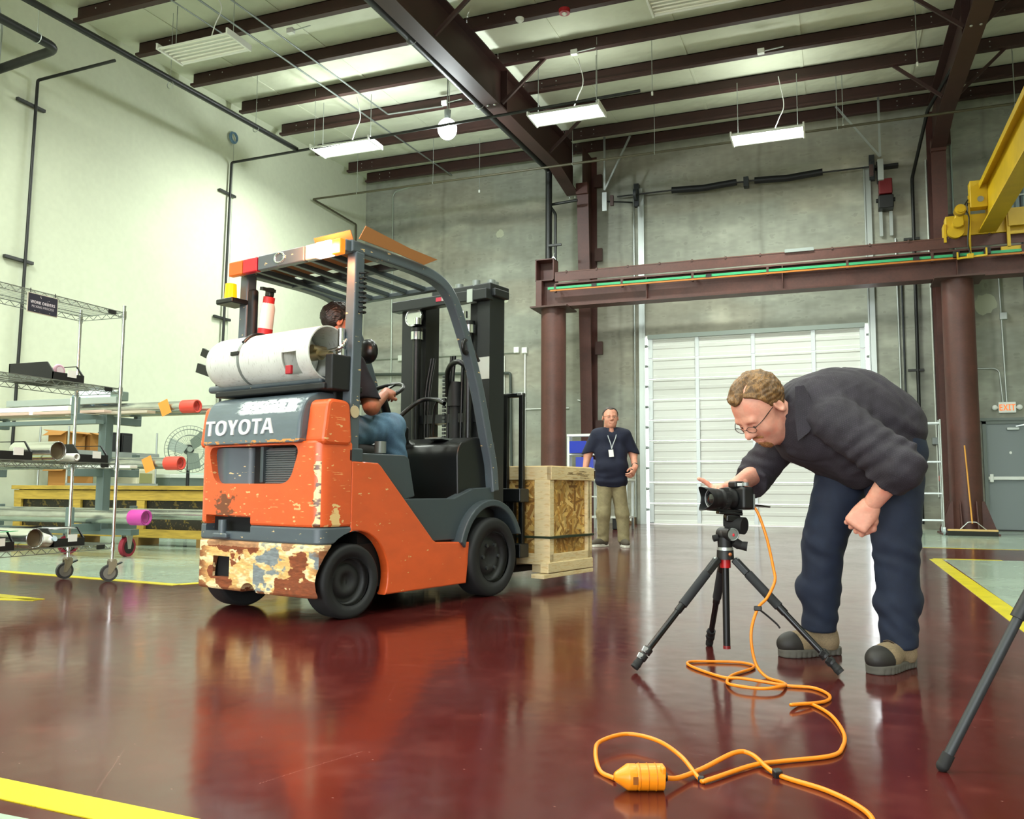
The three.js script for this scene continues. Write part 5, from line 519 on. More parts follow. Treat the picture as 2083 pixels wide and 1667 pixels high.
for (const [x, y, w, h, m, l] of [[1.2, 1.5, .17, .3, white, 'white first aid style box fixed low on the concrete wall behind the wire cart'], [1.17, 1.06, .16, .1, mat(0xd8c4be, .5), 'small pale tag box on the wall below the white box'], [1.78, 1.65, .13, .13, steelGrey, 'small grey junction box on the wall at the wire cart'], [1.85, .95, .09, .1, mat(0xb05048, .5), 'small red and white box beside the right tube column']]) { const o = thing('wall_box', l, 'box', [x, y, ZB]); new C().span(-w / 2, w / 2, -h / 2, h / 2, 0, .1, .008).mesh('case', m, o); new C().span(-w / 2 + .01, w / 2 - .01, -h / 2 + .01, h / 2 - .01, .1, .106, .002).mesh('cover', m, o); }
{ const o = thing('bin_rack', 'white rack holding blue plastic parts bins behind the wooden crate', 'rack', [-4.05, 0, -14.2]); new C().span(-.26, -.22, 0, 1.66, -.05, .12).span(.26, .30, 0, 1.66, -.05, .12).span(-.26, .3, 1.62, 1.66, -.05, .14).mesh('frame', white, o); for (const y of [.6, 1.05, 1.32]) new C().span(-.22, .26, y - .02, y, -.2, .12).mesh('shelf', white, o); }
{ const bM = mat(0x1a35b8, .35); const first = thing('parts_bin', 'upper blue plastic parts bin in the white rack', 'bin', [-4.08, 1.33, -14.1], 0); new C().ext([[-.14, 0], [.14, 0], [.16, .1], [.15, .1], [.13, .012], [-.13, .012], [-.14, .2], [-.15, .2]], .30, eul(-.15, 0, 0, 0, Math.PI / 2, 0).multiply(eul(0, 0, 0))).span(-.15, -.14, 0, .16, -.14, .14).span(.14, .15, 0, .16, -.14, .14).span(-.15, .15, 0, .17, .12, .135).mesh('tub', bM, first); new C().span(-.08, .02, .1, .14, .135, .14).mesh('label', mat(0x8fa4d8, .5), first); copy(first, [-3.98, 1.06, -14.1], .1, 'lower blue plastic parts bin in the white rack'); }
{ const o = thing('work_table', 'pale work table partly hidden behind the standing man', 'table', [-3.75, 0, -15.2]); new C().span(-.5, .32, .86, .9, -.3, .3, .006).mesh('table_top', mat(0xcfd3ca, .5), o); for (const x of [-.44, .27]) for (const z of [-.26, .26]) new C().bar([x, 0, z], [x, .86, z], .04, .04).mesh('leg', galv, o); new C().span(-.44, .27, .2, .23, -.26, .26).mesh('lower_shelf', white, o); }
{ const o = thing('storage_box', 'black box on the floor under the pale work table', 'box', [-3.62, 0, -15.1]); new C().span(-.12, .12, 0, .2, -.15, .15, .02).mesh('tub', blackPl, o); new C().span(-.13, .13, .19, .215, -.16, .16, .008).mesh('lid', darkGrey, o); }
{ const o = thing('floor_box', 'small brown box on the floor beside the roller door track', 'box', [-3.98, 0, -17.6]); new C().span(-.08, .08, 0, .14, -.08, .08, .006).mesh('case', mat(0x6a5230, .6), o); new C().sph(0, .09, .082, .03, 1, 1, .3).mesh('white_spot', white, o); }
{ const o = thing('wall_panel', 'grey ribbed metal panel high on the wall behind the yellow crane', 'panel', [3.45, 6.1, ZB]); new C().span(-.25, .35, -.3, .35, 0, .03).mesh('sheet', mat(0x8fa0a4, .45, .3), o); for (let i = 0; i < 5; i++) new C().span(-.2 + i * .12, -.17 + i * .12, -.3, .35, .03, .05).mesh('rib', mat(0x5f6c72, .5, .3), o); new C().span(-.25, .35, .1, .13, .03, .06).mesh('rail', galv, o); }

// ---------- wire shelf cart at the left ----------
const CX = -5.40, CZ0 = -5.08, CZ1 = -3.55;
{ const o = thing('wire_shelf_cart', 'tall chrome wire shelf cart on casters at the left edge, holding black trays', 'shelf cart', [CX, 0, (CZ0 + CZ1) / 2]); const hz = (CZ1 - CZ0) / 2, hx = .225; let n = 0;
  for (const x of [-hx, hx]) for (const z of [-hz, hz]) { new C().cyl([x, .15, z], [x, 2.12, z], .0125, .0125, 14).cyl([x, 2.12, z], [x, 2.13, z], .0135).mesh('post', chrome, o); const g = new THREE.Group(); g.name = 'caster'; g.position.set(x, 0, z); g.rotation.y = R(x > 0 ? -28 : -20); o.add(g); new C().cyl([-.016, .065, .02], [.016, .065, .02], .062, .062, 28).mesh('tyre', mat(0x3a3a3a, .6), g); new C().cyl([-.018, .065, .02], [.018, .065, .02], .045, .045, 24).mesh('wheel_disc', mat(0x77746c, .5), g); new C().ext([[-.03, .16], [.03, .16], [.03, .12], [.035, .055], [.012, .055], [-.03, .12]], .005, eul(.024, 0, .0, 0, -Math.PI / 2, 0)).ext([[-.03, .16], [.03, .16], [.03, .12], [.035, .055], [.012, .055], [-.03, .12]], .005, eul(-.019, 0, .0, 0, -Math.PI / 2, 0)).cyl([0, .15, 0], [0, .17, 0], .03).mesh('fork', mat(0xa09a86, .45, .5), g); new C().box(0, .13, -.045, .03, .012, .06, .003, .4, 0, 0).mesh('brake', darkGrey, g); }
  const truss = (c, a, b, y) => { const A = vv(a), B = vv(b), L = A.distanceTo(B), m = Math.round(L / .045), P = (t, h) => [A.x + (B.x - A.x) * t, y + h, A.z + (B.z - A.z) * t]; c.bar(P(0, .0), P(1, .0), .006, .006).bar(P(0, -.038), P(1, -.038), .005, .005); for (let i = 0; i < m; i++) c.bar(P(i / m, i % 2 ? -.038 : 0), P((i + 1) / m, i % 2 ? 0 : -.038), .0035, .0035); };
  for (const y of [2.075, 1.475, .895, .285]) { const c = new C(); truss(c, [hx, 0, -hz], [hx, 0, hz], y); truss(c, [-hx, 0, -hz], [-hx, 0, hz], y); truss(c, [-hx, 0, -hz], [hx, 0, -hz], y); truss(c, [-hx, 0, hz], [hx, 0, hz], y); for (let z = -hz; z < hz; z += .028) c.bar([-hx, y, z], [hx, y, z], .003, .003); for (const x of [-.1, .1]) c.bar([x, y - .006, -hz], [x, y - .006, hz], .005, .005); c.mesh('wire_shelf', wire, o); for (const x of [-hx, hx]) for (const z of [-hz, hz]) new C().cyl([x, y - .045, z], [x, y + .012, z], .0185, .017, 14).cyl([x, y - .055, z], [x, y - .045, z], .0165).mesh('sleeve', chrome, o); new C().box(hx + .004, y - .018, -hz + .12, .004, .03, .075).mesh('name_clip', blackPl, o); } }
{ const o = thing('work_order_sign', 'dark sign with white words hanging from the top shelf of the wire cart', 'sign', [CX + .235, 1.985, -4.34], Math.PI / 2); const t = canvas(512, 288, (g, w, h) => { g.fillStyle = '#2b2b3a'; g.fillRect(0, 0, w, h); g.fillStyle = '#d8d4dc'; g.font = 'bold 62px sans-serif'; g.textAlign = 'center'; g.fillText('WORK ORDERS', w / 2, 150); g.font = '48px sans-serif'; g.fillText('PICKING PROCESS', w / 2, 212); g.fillStyle = '#c8c8c8'; for (const [x, y, r] of [[210, 30, 8], [220, 48, 6], [360, 70, 6], [330, 84, 4], [120, 260, 7], [380, 262, 5], [205, 268, 3]]) { g.beginPath(); g.arc(x, y, r, 0, 7); g.fill(); } });
  const b = new C().box(0, 0, 0, .245, .138, .006).mesh('backing', mat(0xc9c6b4, .5), o); const f = new THREE.Mesh(new THREE.PlaneGeometry(.235, .128), mat(0xffffff, .4, 0, { map: t })); f.name = 'print'; f.position.z = .0045; o.add(f); new C().cyl([-.1, .07, 0], [-.1, .1, 0], .003).cyl([.1, .07, 0], [.1, .1, 0], .003).mesh('hooks', blackPl, o); }
function tray(pos, label, first) { const o = thing('plastic_tray', label, 'tray', pos, 0); new C().ext([[-.2, 0], [.2, 0], [.205, .045], [.14, .115], [-.2, .115], [-.2, .11], [.135, .11], [.19, .04], [.19, .008], [-.2, .008]], .008, eul(0, 0, -.12)).ext([[-.2, 0], [.2, 0], [.205, .045], [.14, .115], [-.2, .115]], .008, eul(0, 0, .112)).span(-.2, .2, 0, .008, -.12, .12).span(-.2, -.19, 0, .115, -.12, .12).span(.19, .205, 0, .05, -.12, .12).mesh('tub', blackPl, o); o.scale.set(1.1, 1.15, 1.1); new C().box(.207, .05, -.02, .003, .045, .07).mesh('label', white, o); return o; }
tray([-5.42, 1.478, -4.62], 'black plastic tray alone on the second shelf of the wire cart');
tray([-5.42, .898, -4.22], 'black plastic tray on the third shelf at the picture edge'); tray([-5.42, .898, -4.88], 'black plastic tray on the third shelf beside the right post'); tray([-5.42, .288, -4.70], 'black plastic tray under papers on the bottom shelf'); tray([-5.42, .288, -4.12], 'black plastic tray under the green folder on the bottom shelf');
function steelTube(pos, label) { const o = thing('steel_tube', label, 'tube', pos, 0); new C().lathe([[.062, -.2], [.069, -.2], [.069, .2], [.062, .2], [.062, -.2]], new THREE.Matrix4().makeRotationZ(-Math.PI / 2), 36).mesh('shell', mat(0xc9cac4, .18, .9), o); new C().cyl([.17, 0, 0], [.175, 0, 0], .061, .061, 30).mesh('inner_disc', mat(0x6c6450, .4, .6), o); return o; }
steelTube([-5.36, .969, -4.53], 'shiny short steel tube on the third shelf between two trays'); steelTube([-5.36, .360, -4.38], 'shiny short steel tube on the bottom shelf beside the green folder');
{ const o = thing('paper_roll', 'white rolled paper lying beside the steel tube on the third shelf', 'roll', [-5.36, .93, -4.70]); new C().lathe([[.014, -.19], [.03, -.19], [.03, .19], [.014, .19], [.014, -.19]], new THREE.Matrix4().makeRotationZ(-Math.PI / 2), 24).mesh('roll', mat(0xe6e6de, .6), o); new C().cyl([-.05, 0, 0], [-.02, 0, 0], .031).mesh('wrap_band', mat(0xb8bab4, .6), o); }
{ const o = thing('plastic_bag', 'crumpled clear white plastic bag on the bottom shelf of the wire cart', 'bag', [-5.30, .29, -4.56]); const g = nets((x, y, z) => ell([0, .045, 0], [.1, .05, .055])(x, y, z) + .012 * n3(x, y, z, 60), [-.13, -.01, -.08], [.13, .12, .08], .006); put('film', [g], mat(0xe2e4dc, .35), o); new C().cyl([.09, .05, 0], [.12, .06, 0], .012, .02).mesh('tied_neck', mat(0xb8ccd8, .4), o); }
{ const o = thing('paper_sheets', 'loose white papers lying on the black tray of the bottom shelf', 'paper', [-5.40, .405, -4.70]); for (const [a, y] of [[.1, 0], [-.15, .004], [.3, .008]]) new C().box(0, y, 0, .30, .002, .2, 0, 0, a, .03).mesh('sheet', mat(0xe4e6e2, .6), o); }
{ const o = thing('folder', 'bright green folder with white sheet on the bottom shelf at the picture edge', 'folder', [-5.32, .408, -4.14]); new C().box(0, 0, 0, .3, .004, .22, 0, 0, .2, .05).mesh('cover', mat(0x18b060, .5), o); new C().box(.0, .004, -.02, .27, .002, .19, 0, 0, .2, .05).mesh('sheet', white, o); }
{ const o = thing('pink_reel', 'small pale pink spool in the tray on the second shelf', 'spool', [-5.3, 1.49, -4.62]); new C().torus(new THREE.Matrix4().makeRotationY(Math.PI / 2).setPosition(0, .07, 0), .04, .012, 24, 8).mesh('coil', mat(0xd8b0c4, .5), o); new C().cyl([-.015, .07, 0], [.015, .07, 0], .03).mesh('core', mat(0xe4d4dc, .5), o); }

// ---------- rolling pipe rack behind it ----------
const rackM = mat(0x5f6f6c, .5), pipeM = mat(0xffffff, .25, .85, { map: tex(256, 256, (u, v) => { const n = fbm(u, v * 3, 12, 4), k = .88 + .2 * (n - .5); return [205 * k, 208 * k, 200 * k]; }, 1, 1) });
{ const o = thing('pipe_rack', 'grey steel pipe rack on red casters behind the wire shelf cart', 'rack', [-7.2, 0, -6.9]);
  for (const x of [0, -2.0]) { new C().span(x - .05, x + .05, .26, 1.5, -.05, .05, .006).mesh('upright', rackM, o); for (const y of [1.38, .82, .26]) { new C().span(x - .04, x + .04, y, y + .08, -.45, .42, .006).mesh('arm', rackM, o); for (const z of [-.43, .40]) new C().span(x - .03, x + .03, y + .06, y + .25, z - .03, z + .03, .006).mesh('arm_stop', rackM, o); }
    for (const z of [-.02]) { const g = new THREE.Group(); g.name = 'caster'; g.position.set(x ? -.47 : .34, 0, z); g.rotation.y = R(x ? -20 : 5); o.add(g); new C().cyl([-.025, .1, 0], [.025, .1, 0], .1, .1, 32).mesh('tyre', mat(0x8c1c34, .45), g); new C().cyl([-.028, .1, 0], [.028, .1, 0], .07, .07, 28).mesh('hub', blackPl, g); new C().ext([[-.05, .24], [.05, .24], [.02, .08], [-.02, .08]], .006, eul(.032, 0, 0, 0, -Math.PI / 2, 0)).ext([[-.05, .24], [.05, .24], [.02, .08], [-.02, .08]], .006, eul(-.034, 0, 0, 0, -Math.PI / 2, 0)).mesh('fork', galv, g); } }
  new C().span(-2.3, .45, .22, .28, -.06, .05).mesh('base_rail', rackM, o); new C().span(-2.2, .32, 1.345, 1.385, .34, .44).mesh('top_rail', rackM, o); }
function pipe(x0, x1, y, z, r, capC, label, tagC) { const o = thing('stock_pipe', label, 'pipe', [x0, y, z]); const L = x1 - x0, m = new THREE.Matrix4().makeRotationZ(-Math.PI / 2); new C().lathe([[r * .88, 0], [r, 0], [r, L], [r * .88, L], [r * .88, 0]], m, 28).mesh('tube', pipeM, o); if (capC) { new C().lathe([[r, L - .16], [r * 1.16, L - .16], [r * 1.16, L + .02], [r * .9, L + .02], [r * .86, L - .04], [0, L - .04]], m, 28).mesh('end_cap', capC, o); } if (tagC) new C().box(L - .34, -r * .2, r + .012, .13, .15, .002, 0, .1, 0, .35).mesh('tag', tagC, o); return o; }
const redCap = mat(0xd8483a, .4), orTag = mat(0xf0953c, .6), purple = mat(0xb83a94, .4);
pipe(-9.6, -6.16, 1.55, -7.05, .06, redCap, 'steel pipe on the front of the top arms, with red cap and orange tag', orTag); pipe(-9.4, -5.85, 1.53, -7.25, .05, mat(0xd84a30, .4), 'steel pipe on the rear of the top arms, its red cap sticking out furthest'); pipe(-9.5, -6.25, .96, -6.95, .06, redCap, 'steel pipe on the middle arms of the rack with a red end cap', orTag); pipe(-9.8, -6.48, .41, -6.75, .068, purple, 'thick steel pipe on the lowest arms with a purple end cap'); pipe(-9.6, -5.6, .43, -7.2, .055, null, 'bare steel pipe on the lowest arms reaching behind the forklift'); pipe(-9.9, -7.0, .40, -7.02, .055, null, 'bare steel pipe on the lowest arms just behind the purple-capped one');
for (const [x0, x1, y, z, w, h, m, l] of [[-9.6, -7.0, 1.475, -6.72, .1, .03, mat(0xc4a99a, .6), 'long pinkish flat bar on the front of the top arms'], [-9.0, -7.6, 1.52, -6.80, .08, .05, white, 'white long flat bar on the top arms, left of the arm stop'], [-9.4, -6.6, 1.475, -6.9, .12, .03, mat(0xb4aa98, .6), 'tan long flat bar lying in the middle of the top arms'], [-8.7, -7.1, 1.60, -6.95, .07, .07, mat(0xa9b2ae, .4, .5), 'grey square tube on top of the flat bars'], [-7.6, -6.7, .905, -6.8, .1, .03, mat(0xd0d2cc, .5), 'pale short flat bar on the middle arms']]) { const o = thing('stock_bar', l, 'metal bar', [x0, y, z]); new C().span(0, x1 - x0, 0, h, -w / 2, w / 2, .004).mesh('bar', m, o); new C().span((x1 - x0) * .6, (x1 - x0) * .6 + .05, -.001, h + .003, -w / 2 - .002, w / 2 + .002).mesh('tape_band', white, o); }
{ const o = thing('wrapped_bundle', 'blue and white plastic wrapped bundle on top of the pipe rack', 'bundle', [-7.5, 1.62, -7.05]); put('film', [nets((x, y, z) => ell([0, .07, 0], [.34, .09, .1])(x, y, z) + .02 * n3(x, y, z, 34), [-.48, -.05, -.16], [.48, .18, .16], .012)], mat(0xffffff, .3, 0, { map: tex(256, 256, (u, v) => { const n = fbm(u, v, 6, 4); return mix([226, 236, 246], [110, 168, 226], sst(.5, .62, n)); }, 1.5, 1.5) }), o); new C().box(.36, .06, .05, .14, .1, .12, .01).mesh('grey_block', mat(0x6a7a70, .6), o); }
// ---------- yellow crate and the stock by the white wall ----------
const yWood = mat(0xffffff, .65, 0, { map: tex(512, 256, (u, v) => { const g = fbm(u, v * 8, 10, 3), k = .9 + .25 * (g - .5); return [212 * k, 176 * k, 74 * k]; }, .8, .8) }), darkPanel = mat(0xffffff, .5, 0, { map: tex(512, 512, (u, v) => { const s = Math.sin((u + v * .8) * 6.2832 * 3), n = fbm(u, v, 40, 3); let c = [38, 33, 24]; if (s > .6 && n > .5) c = [110, 92, 40]; if (n > .72) c = [84, 66, 40]; return c; }, 1.2, 1.2) });
{ const o = thing('long_crate', 'long yellow timber crate with dark panels on the floor by the white wall', 'crate', [-10.2, 0, -8.3], R(-1.5)); const L = 4.4, H = .70, D = .34; new C().span(.03, L - .03, .14, H - .02, -D, -.05).mesh('dark_panel', darkPanel, o); new C().span(-.03, L + .03, H - .02, H + .03, -D, .02, .004).mesh('lid', yWood, o); new C().span(0, L, H - .15, H - .03, -.04, 0, .004).mesh('top_rail', yWood, o); new C().span(0, L, .10, .20, -.04, 0, .004).mesh('bottom_rail', yWood, o); for (let x = 0; x <= L; x += 1.07) new C().span(x, x + .13, .2, H - .15, -.045, -.005, .004).mesh('post', yWood, o); for (let x = .1; x < L; x += 1) new C().span(x, x + .1, 0, .1, -D, 0, .004).mesh('skid', mat(0x8a6a34, .7), o); }
const kraft = mat(0xb07c3c, .8);
function openBox(pos, w, h, d, turn, label) { const o = thing('cardboard_box', label, 'box', pos, turn); new C().span(-w / 2, w / 2, 0, .005, -d / 2, d / 2).span(-w / 2, w / 2, 0, h, d / 2 - .005, d / 2).span(-w / 2, w / 2, 0, h, -d / 2, -d / 2 + .005).span(-w / 2, -w / 2 + .005, 0, h, -d / 2, d / 2).span(w / 2 - .005, w / 2, 0, h, -d / 2, d / 2).mesh('carton', kraft, o); new C().bar([-w / 2, h, 0], [-w / 2 - .1, h + .03, 0], d, .004).mesh('flap', kraft, o); new C().bar([w / 2, h, 0], [w / 2 + .12, h - .03, 0], d, .004).mesh('flap', kraft, o); new C().bar([0, h, d / 2], [0, h - .06, d / 2 + .1], w, .004, V(0, 1, 0)).mesh('flap', kraft, o); return o; }
{ const o = thing('stock_shelf', 'low chrome wire shelf along the white wall with cartons on it', 'shelf', [-10.15, 0, -9.65]); for (const y of [1.18, .72]) { new C().span(-.28, .28, y - .025, y, -.85, .85).mesh('shelf_board', mat(0xbfc8c0, .5), o); new C().span(.28, .30, y - .03, y + .045, -.85, .85).mesh('shelf_edge', galv, o); } for (const z of [-.82, .82]) for (const x of [-.26, .27]) new C().cyl([x, 0, z], [x, 1.55, z], .014, .014, 10).mesh('post', galv, o); }
openBox([-10.12, 1.181, -9.02], .34, .3, .32, 0, 'open brown carton on the upper wire shelf, left one'); openBox([-10.10, 1.181, -9.36], .34, .3, .3, .1, 'open brown carton on the upper wire shelf, right of the first carton'); openBox([-10.1, .721, -9.1], .36, .27, .44, 0, 'closed-sided brown carton on the lower wire shelf');
for (const [z, l] of [[-9.74, 'black speaker-like box on the upper shelf beside the cartons'], [-9.98, 'black slatted box on the upper shelf nearest the grey rack column']]) { const o = thing('black_box', l, 'box', [-10.1, 1.181, z]); new C().span(-.12, .12, 0, .34, -.1, .1, .01).mesh('case', blackPl, o); new C().span(.12, .13, .03, .3, -.085, .085, .004).mesh('front_grille', mat(0x1d1f20, .8), o); }
{ const o = thing('wall_cabinet', 'grey electrical cabinet on the white wall at the left edge', 'cabinet', [XL, 1.42, -7.95]); new C().span(0, .16, -.3, .35, -.22, .18, .01).mesh('case', mat(0x9fb0ae, .5), o); new C().span(.16, .17, -.27, .32, -.2, .16, .004).mesh('door', mat(0xa9b9b6, .5), o); new C().span(.17, .173, .08, .26, -.05, .1).mesh('notice', white, o); }
{ const o = thing('steel_sink', 'white and grey basin beside the shelf by the white wall', 'basin', [-10.1, .56, -11.15]); new C().ext([[-.4, .3], [.5, .3], [.4, .12], [-.4, .12]], .5, eul(0, 0, 0, 0, Math.PI / 2, 0).multiply(eul(0, 0, -.25))).mesh('bowl', mat(0x6f7b76, .4, .3), o); new C().span(-.26, .27, .30, .36, -.52, .42, .01).mesh('rim', mat(0xd6dad2, .4), o); for (const z of [-.4, .3]) new C().span(-.2, .2, -.56, .13, z - .03, z + .03).mesh('leg', galv, o); }
{ const o = thing('grey_cabinet', 'pale mint cabinet standing by the white wall left of the fan', 'cabinet', [-10.2, 0, -12.0]); new C().span(-.35, .2, .0, .95, -.35, .3, .01).mesh('case', mat(0xb3c6bd, .5), o); new C().span(.2, .215, .05, .9, -.33, .28, .004).mesh('door', mat(0xbccdc4, .5), o); new C().cyl([.22, .5, .2], [.22, .65, .2], .01).mesh('handle', galv, o); }
{ const o = thing('floor_fan', 'round wire-cage floor fan on a black pole by the white wall', 'fan', [-9.2, 0, -10.43], R(48)); const c = new C(), r = .36; for (const [z, k] of [[-.07, .6], [.07, .6], [0, 1], [.04, .85], [-.04, .85]]) c.torus(eul(0, 1.29, z), r * k, .004, 48, 6); for (let i = 0; i < 40; i++) { const a = i / 40 * 6.2832; for (const s of [-1, 1]) c.tube([[Math.cos(a) * .05, 1.29 + Math.sin(a) * .05, s * .08], [Math.cos(a) * r * .6, 1.29 + Math.sin(a) * r * .6, s * .07], [Math.cos(a) * r, 1.29 + Math.sin(a) * r, 0]], .0013, 4, 5); } c.mesh('wire_cage', mat(0x6f7a74, .5, .3), o); new C().cyl([0, 1.29, -.16], [0, 1.29, -.02], .08, .07, 20).mesh('motor', blackPl, o); new C().cyl([0, 1.29, -.02], [0, 1.29, .05], .045, .04, 18).mesh('hub', mat(0x8c978f, .5), o);
  for (let i = 0; i < 3; i++) new C().ext([[.03, -.05], [.3, -.14], [.32, .06], [.1, .1]], .004, eul(0, 1.29, .01, 0, 0, i * 2.094 + .9).multiply(eul(0, 0, 0, .4, 0, 0))).mesh('blade', mat(0x8d9a90, .5, .2), o); new C().cyl([0, .05, -.1], [0, 1.3, -.1], .028, .024, 14).mesh('pole', blackPl, o); new C().cyl([0, 0, -.1], [0, .05, -.1], .24, .22, 28).mesh('base', blackPl, o); }
{ const o = thing('white_desk', 'long pale table top along the white wall behind the rack', 'table', [-10.1, 0, -12.95]); new C().span(-.35, .35, 1.05, 1.09, -.55, .4, .006).mesh('table_top', mat(0xd5dbd2, .5), o); for (const z of [-.5, .35]) for (const x of [-.3, .3]) new C().bar([x, 0, z], [x, 1.05, z], .04, .04).mesh('leg', galv, o); }
{ const o = thing('beige_carton', 'pale machine box on the lower shelf right of the rack column', 'box', [-10.08, .721, -10.25]); new C().span(-.2, .2, 0, .26, -.22, .16, .02).mesh('case', mat(0xc9c4a8, .6), o); new C().span(.2, .206, .05, .2, -.15, .1).mesh('front_plate', mat(0x8c8a5a, .6), o); }

// ---------- sprinkler pipes, conduits and ceiling fittings ----------
const clampM = mat(0x2a2c2a, .5);
function run(name, label, pts, r, m, o2 = {}) { const o = thing(name, label, o2.cat || 'pipe', [0, 0, 0]); new C().path(pts, r, o2.n || 12, o2.bend || 0).mesh('pipe', m, o); if (o2.rods) for (const [x, y, z] of o2.rods) { new C().cyl([x, y, z], [x, roofY(z) + .2, z], .005, .005, 6).mesh('hanger_rod', galv, o); new C().torus(eul(x, y, z, 0, o2.alongX ? Math.PI / 2 : 0, 0), r * 1.25, .006, 16, 6).mesh('hanger_ring', galv, o); } if (o2.clamps) for (const [x, y, z, ax] of o2.clamps) new C().box(x, y, z, ax === 'x' ? .28 : .05, .045, ax === 'x' ? .05 : .45, .004).mesh('clamp', clampM, o); return o; }
run('sprinkler_main', 'black sprinkler main running under the roof along the white wall', [[-9.1, 6.45, -3], [-9.1, 6.66, -7.2], [-9.08, 6.9, -12.75]], .045, blackPipe, { rods: [[-9.1, 6.62, -6.6], [-9.1, 6.68, -9.6], [-9.1, 6.82, -11.6]] });
run('sprinkler_branch', 'thin black pipe stepping from the main to the left wall and down it, nearest one', [[-9.1, 6.55, -8.56], [-10.53, 6.51, -8.56], [-10.53, 1.2, -8.5]], .022, blackPipe, { clamps: [[-10.56, 6.12, -8.5, 'z'], [-10.56, 3.86, -8.45, 'z']] });
run('sprinkler_branch', 'thin black pipe running over the lit fixture to the left wall and down it', [[-2.7, 6.96, -12.75], [-10.53, 6.84, -12.75], [-10.53, 1.0, -12.65]], .024, blackPipe, { alongX: true, rods: [[-8.7, 6.87, -12.75], [-6.0, 6.92, -12.75], [-3.4, 6.95, -12.75]], clamps: [[-10.56, 6.23, -12.7, 'z'], [-10.56, 3.84, -12.68, 'z']] });
run('sprinkler_branch', 'dull brown pipe running across in front of the back wall and round the left corner', [[4.5, 7.02, -15.4], [-10.5, 6.99, -15.4], [-10.5, 6.96, -17.2], [-10.5, 1.0, -17.25]], .022, mat(0x4a4632, .5), { alongX: true, rods: [[-9.4, 7, -15.4], [-7.6, 7, -15.4], [-4.6, 7, -15.4], [-3, 7, -15.4], [.2, 7, -15.4], [2.9, 7, -15.4]] });
run('air_duct_pipe', 'thick black pipe bending at the top left corner of the picture', [[-9.3, 6.30, -4.5], [-9.35, 6.41, -7.86], [-10.58, 6.30, -7.86]], .058, blackPipe, { n: 18, bend: .16, rods: [[-9.34, 6.40, -7.55]] });
run('conduit', 'galvanized conduit curving down the white wall beside the pilaster', [[-10.2, 7.55, -7.3], [-10.35, 7.15, -7.75], [-10.4, 6.9, -7.85], [-10.45, .5, -7.72]], .028, galv);
run('conduit', 'dark conduit slung under the purlins along the left bay, longer one', [[-8.2, roofY(-4) - .02, -4], [-8.2, roofY(-17.6) - .02, -17.6]], .015, steelGrey); run('conduit', 'dark conduit slung under the purlins along the left bay, shorter one ending at a box', [[-7.78, roofY(-4) - .02, -4], [-7.78, roofY(-13.8) - .02, -13.8], [-6.65, roofY(-13.8) - .02, -13.85]], .014, steelGrey); run('conduit', 'third thin conduit under the purlins near the unlit fixture', [[-8.6, roofY(-4) - .02, -4], [-8.55, roofY(-10.2) - .02, -10.2]], .011, steelGrey);
run('sprinkler_riser', 'fat black pipe following the left roof girder and dropping behind the crane beam end', [[-5.5, 6.75, -3], [-5.5, 7.42, -16.0], [-5.48, 7.44, -16.6], [-5.48, 1.2, -16.6]], .07, blackPipe, { n: 18, rods: [[-5.5, 7.0, -7.9], [-5.5, 7.13, -10.4], [-5.5, 7.26, -12.9]] });
run('sprinkler_riser', 'narrow black pipe elbowing beside the fat riser at the left crane column', [[-4.9, 6.75, -16.75], [-5.52, 6.72, -16.75], [-5.3, 6.42, -16.5], [-5.3, 5.0, -16.5]], .03, blackPipe, { clamps: [[-5.3, 5.75, -16.47, 'x']] });
{ const o = thing('hanging_tag', 'white oval tag hanging on the narrow black pipe above the crane beam', 'tag', [-5.31, 5.38, -16.45]); new C().ext((() => { const s = []; for (let i = 0; i < 20; i++) { const a = i / 20 * 6.2832; s.push([Math.cos(a) * .05, Math.sin(a) * .13]); } return s; })(), .006, eul(0, 0, 0, 0, .4, .2)).mesh('plate', white, o); new C().cyl([-.02, .12, 0], [0, .2, 0], .004).mesh('string', white, o); }
run('riser_pipe', 'black riser pipe with a kink running down the wall left of the right frame column', [[2.4, roofY(-12) - .1, -12], [1.75, 7.6, -16.6], [1.55, 6.75, -17.72], [1.5, .1, -17.72]], .032, blackPipe, { clamps: [[1.5, 5.55, -17.72, 'x'], [1.49, 3.0, -17.72, 'x']] });
for (const [x, y0, y1, m, l] of [[-3.93, .05, 7.3, galv, 'galvanized conduit standing along the left door track'], [1.22, .1, 5.6, galv, 'thin conduit rising beside the roller door opener, left one'], [1.30, .1, 5.2, darkGrey, 'thin dark conduit rising beside the roller door opener, right one'], [1.80, .6, 7.1, mat(0xc9cfc6, .4, .3), 'pale conduit close to the right frame column'], [2.24, 4.9, 7.4, mat(0xa9bab4, .4, .3), 'pale pipe on the right side of the right frame column'], [3.36, 2.2, 7, darkGrey, 'dark conduit on the wall near the right picture edge'], [-6.42, .9, 3.75, white, 'white conduit below the white socket box left of the crane column'], [-6.92, .9, 3.7, mat(0xd8dcd2, .5), 'pale conduit behind the forklift mast']]) run('conduit', l, [[x, y0, ZB + .03], [x, y1, ZB + .03]], .018, m, { n: 8 });
run('conduit', 'conduit running down to the exit sign through a grey box', [[2.94, 5.2, ZB + .03], [2.98, 2.34, ZB + .03]], .016, galv, { n: 8 }); run('conduit', 'short conduit turning from the column toward the exit sign', [[2.3, 3.0, ZB + .03], [2.88, 2.98, ZB + .03], [2.92, 2.34, ZB + .03]], .013, galv, { n: 8, bend: .12 });
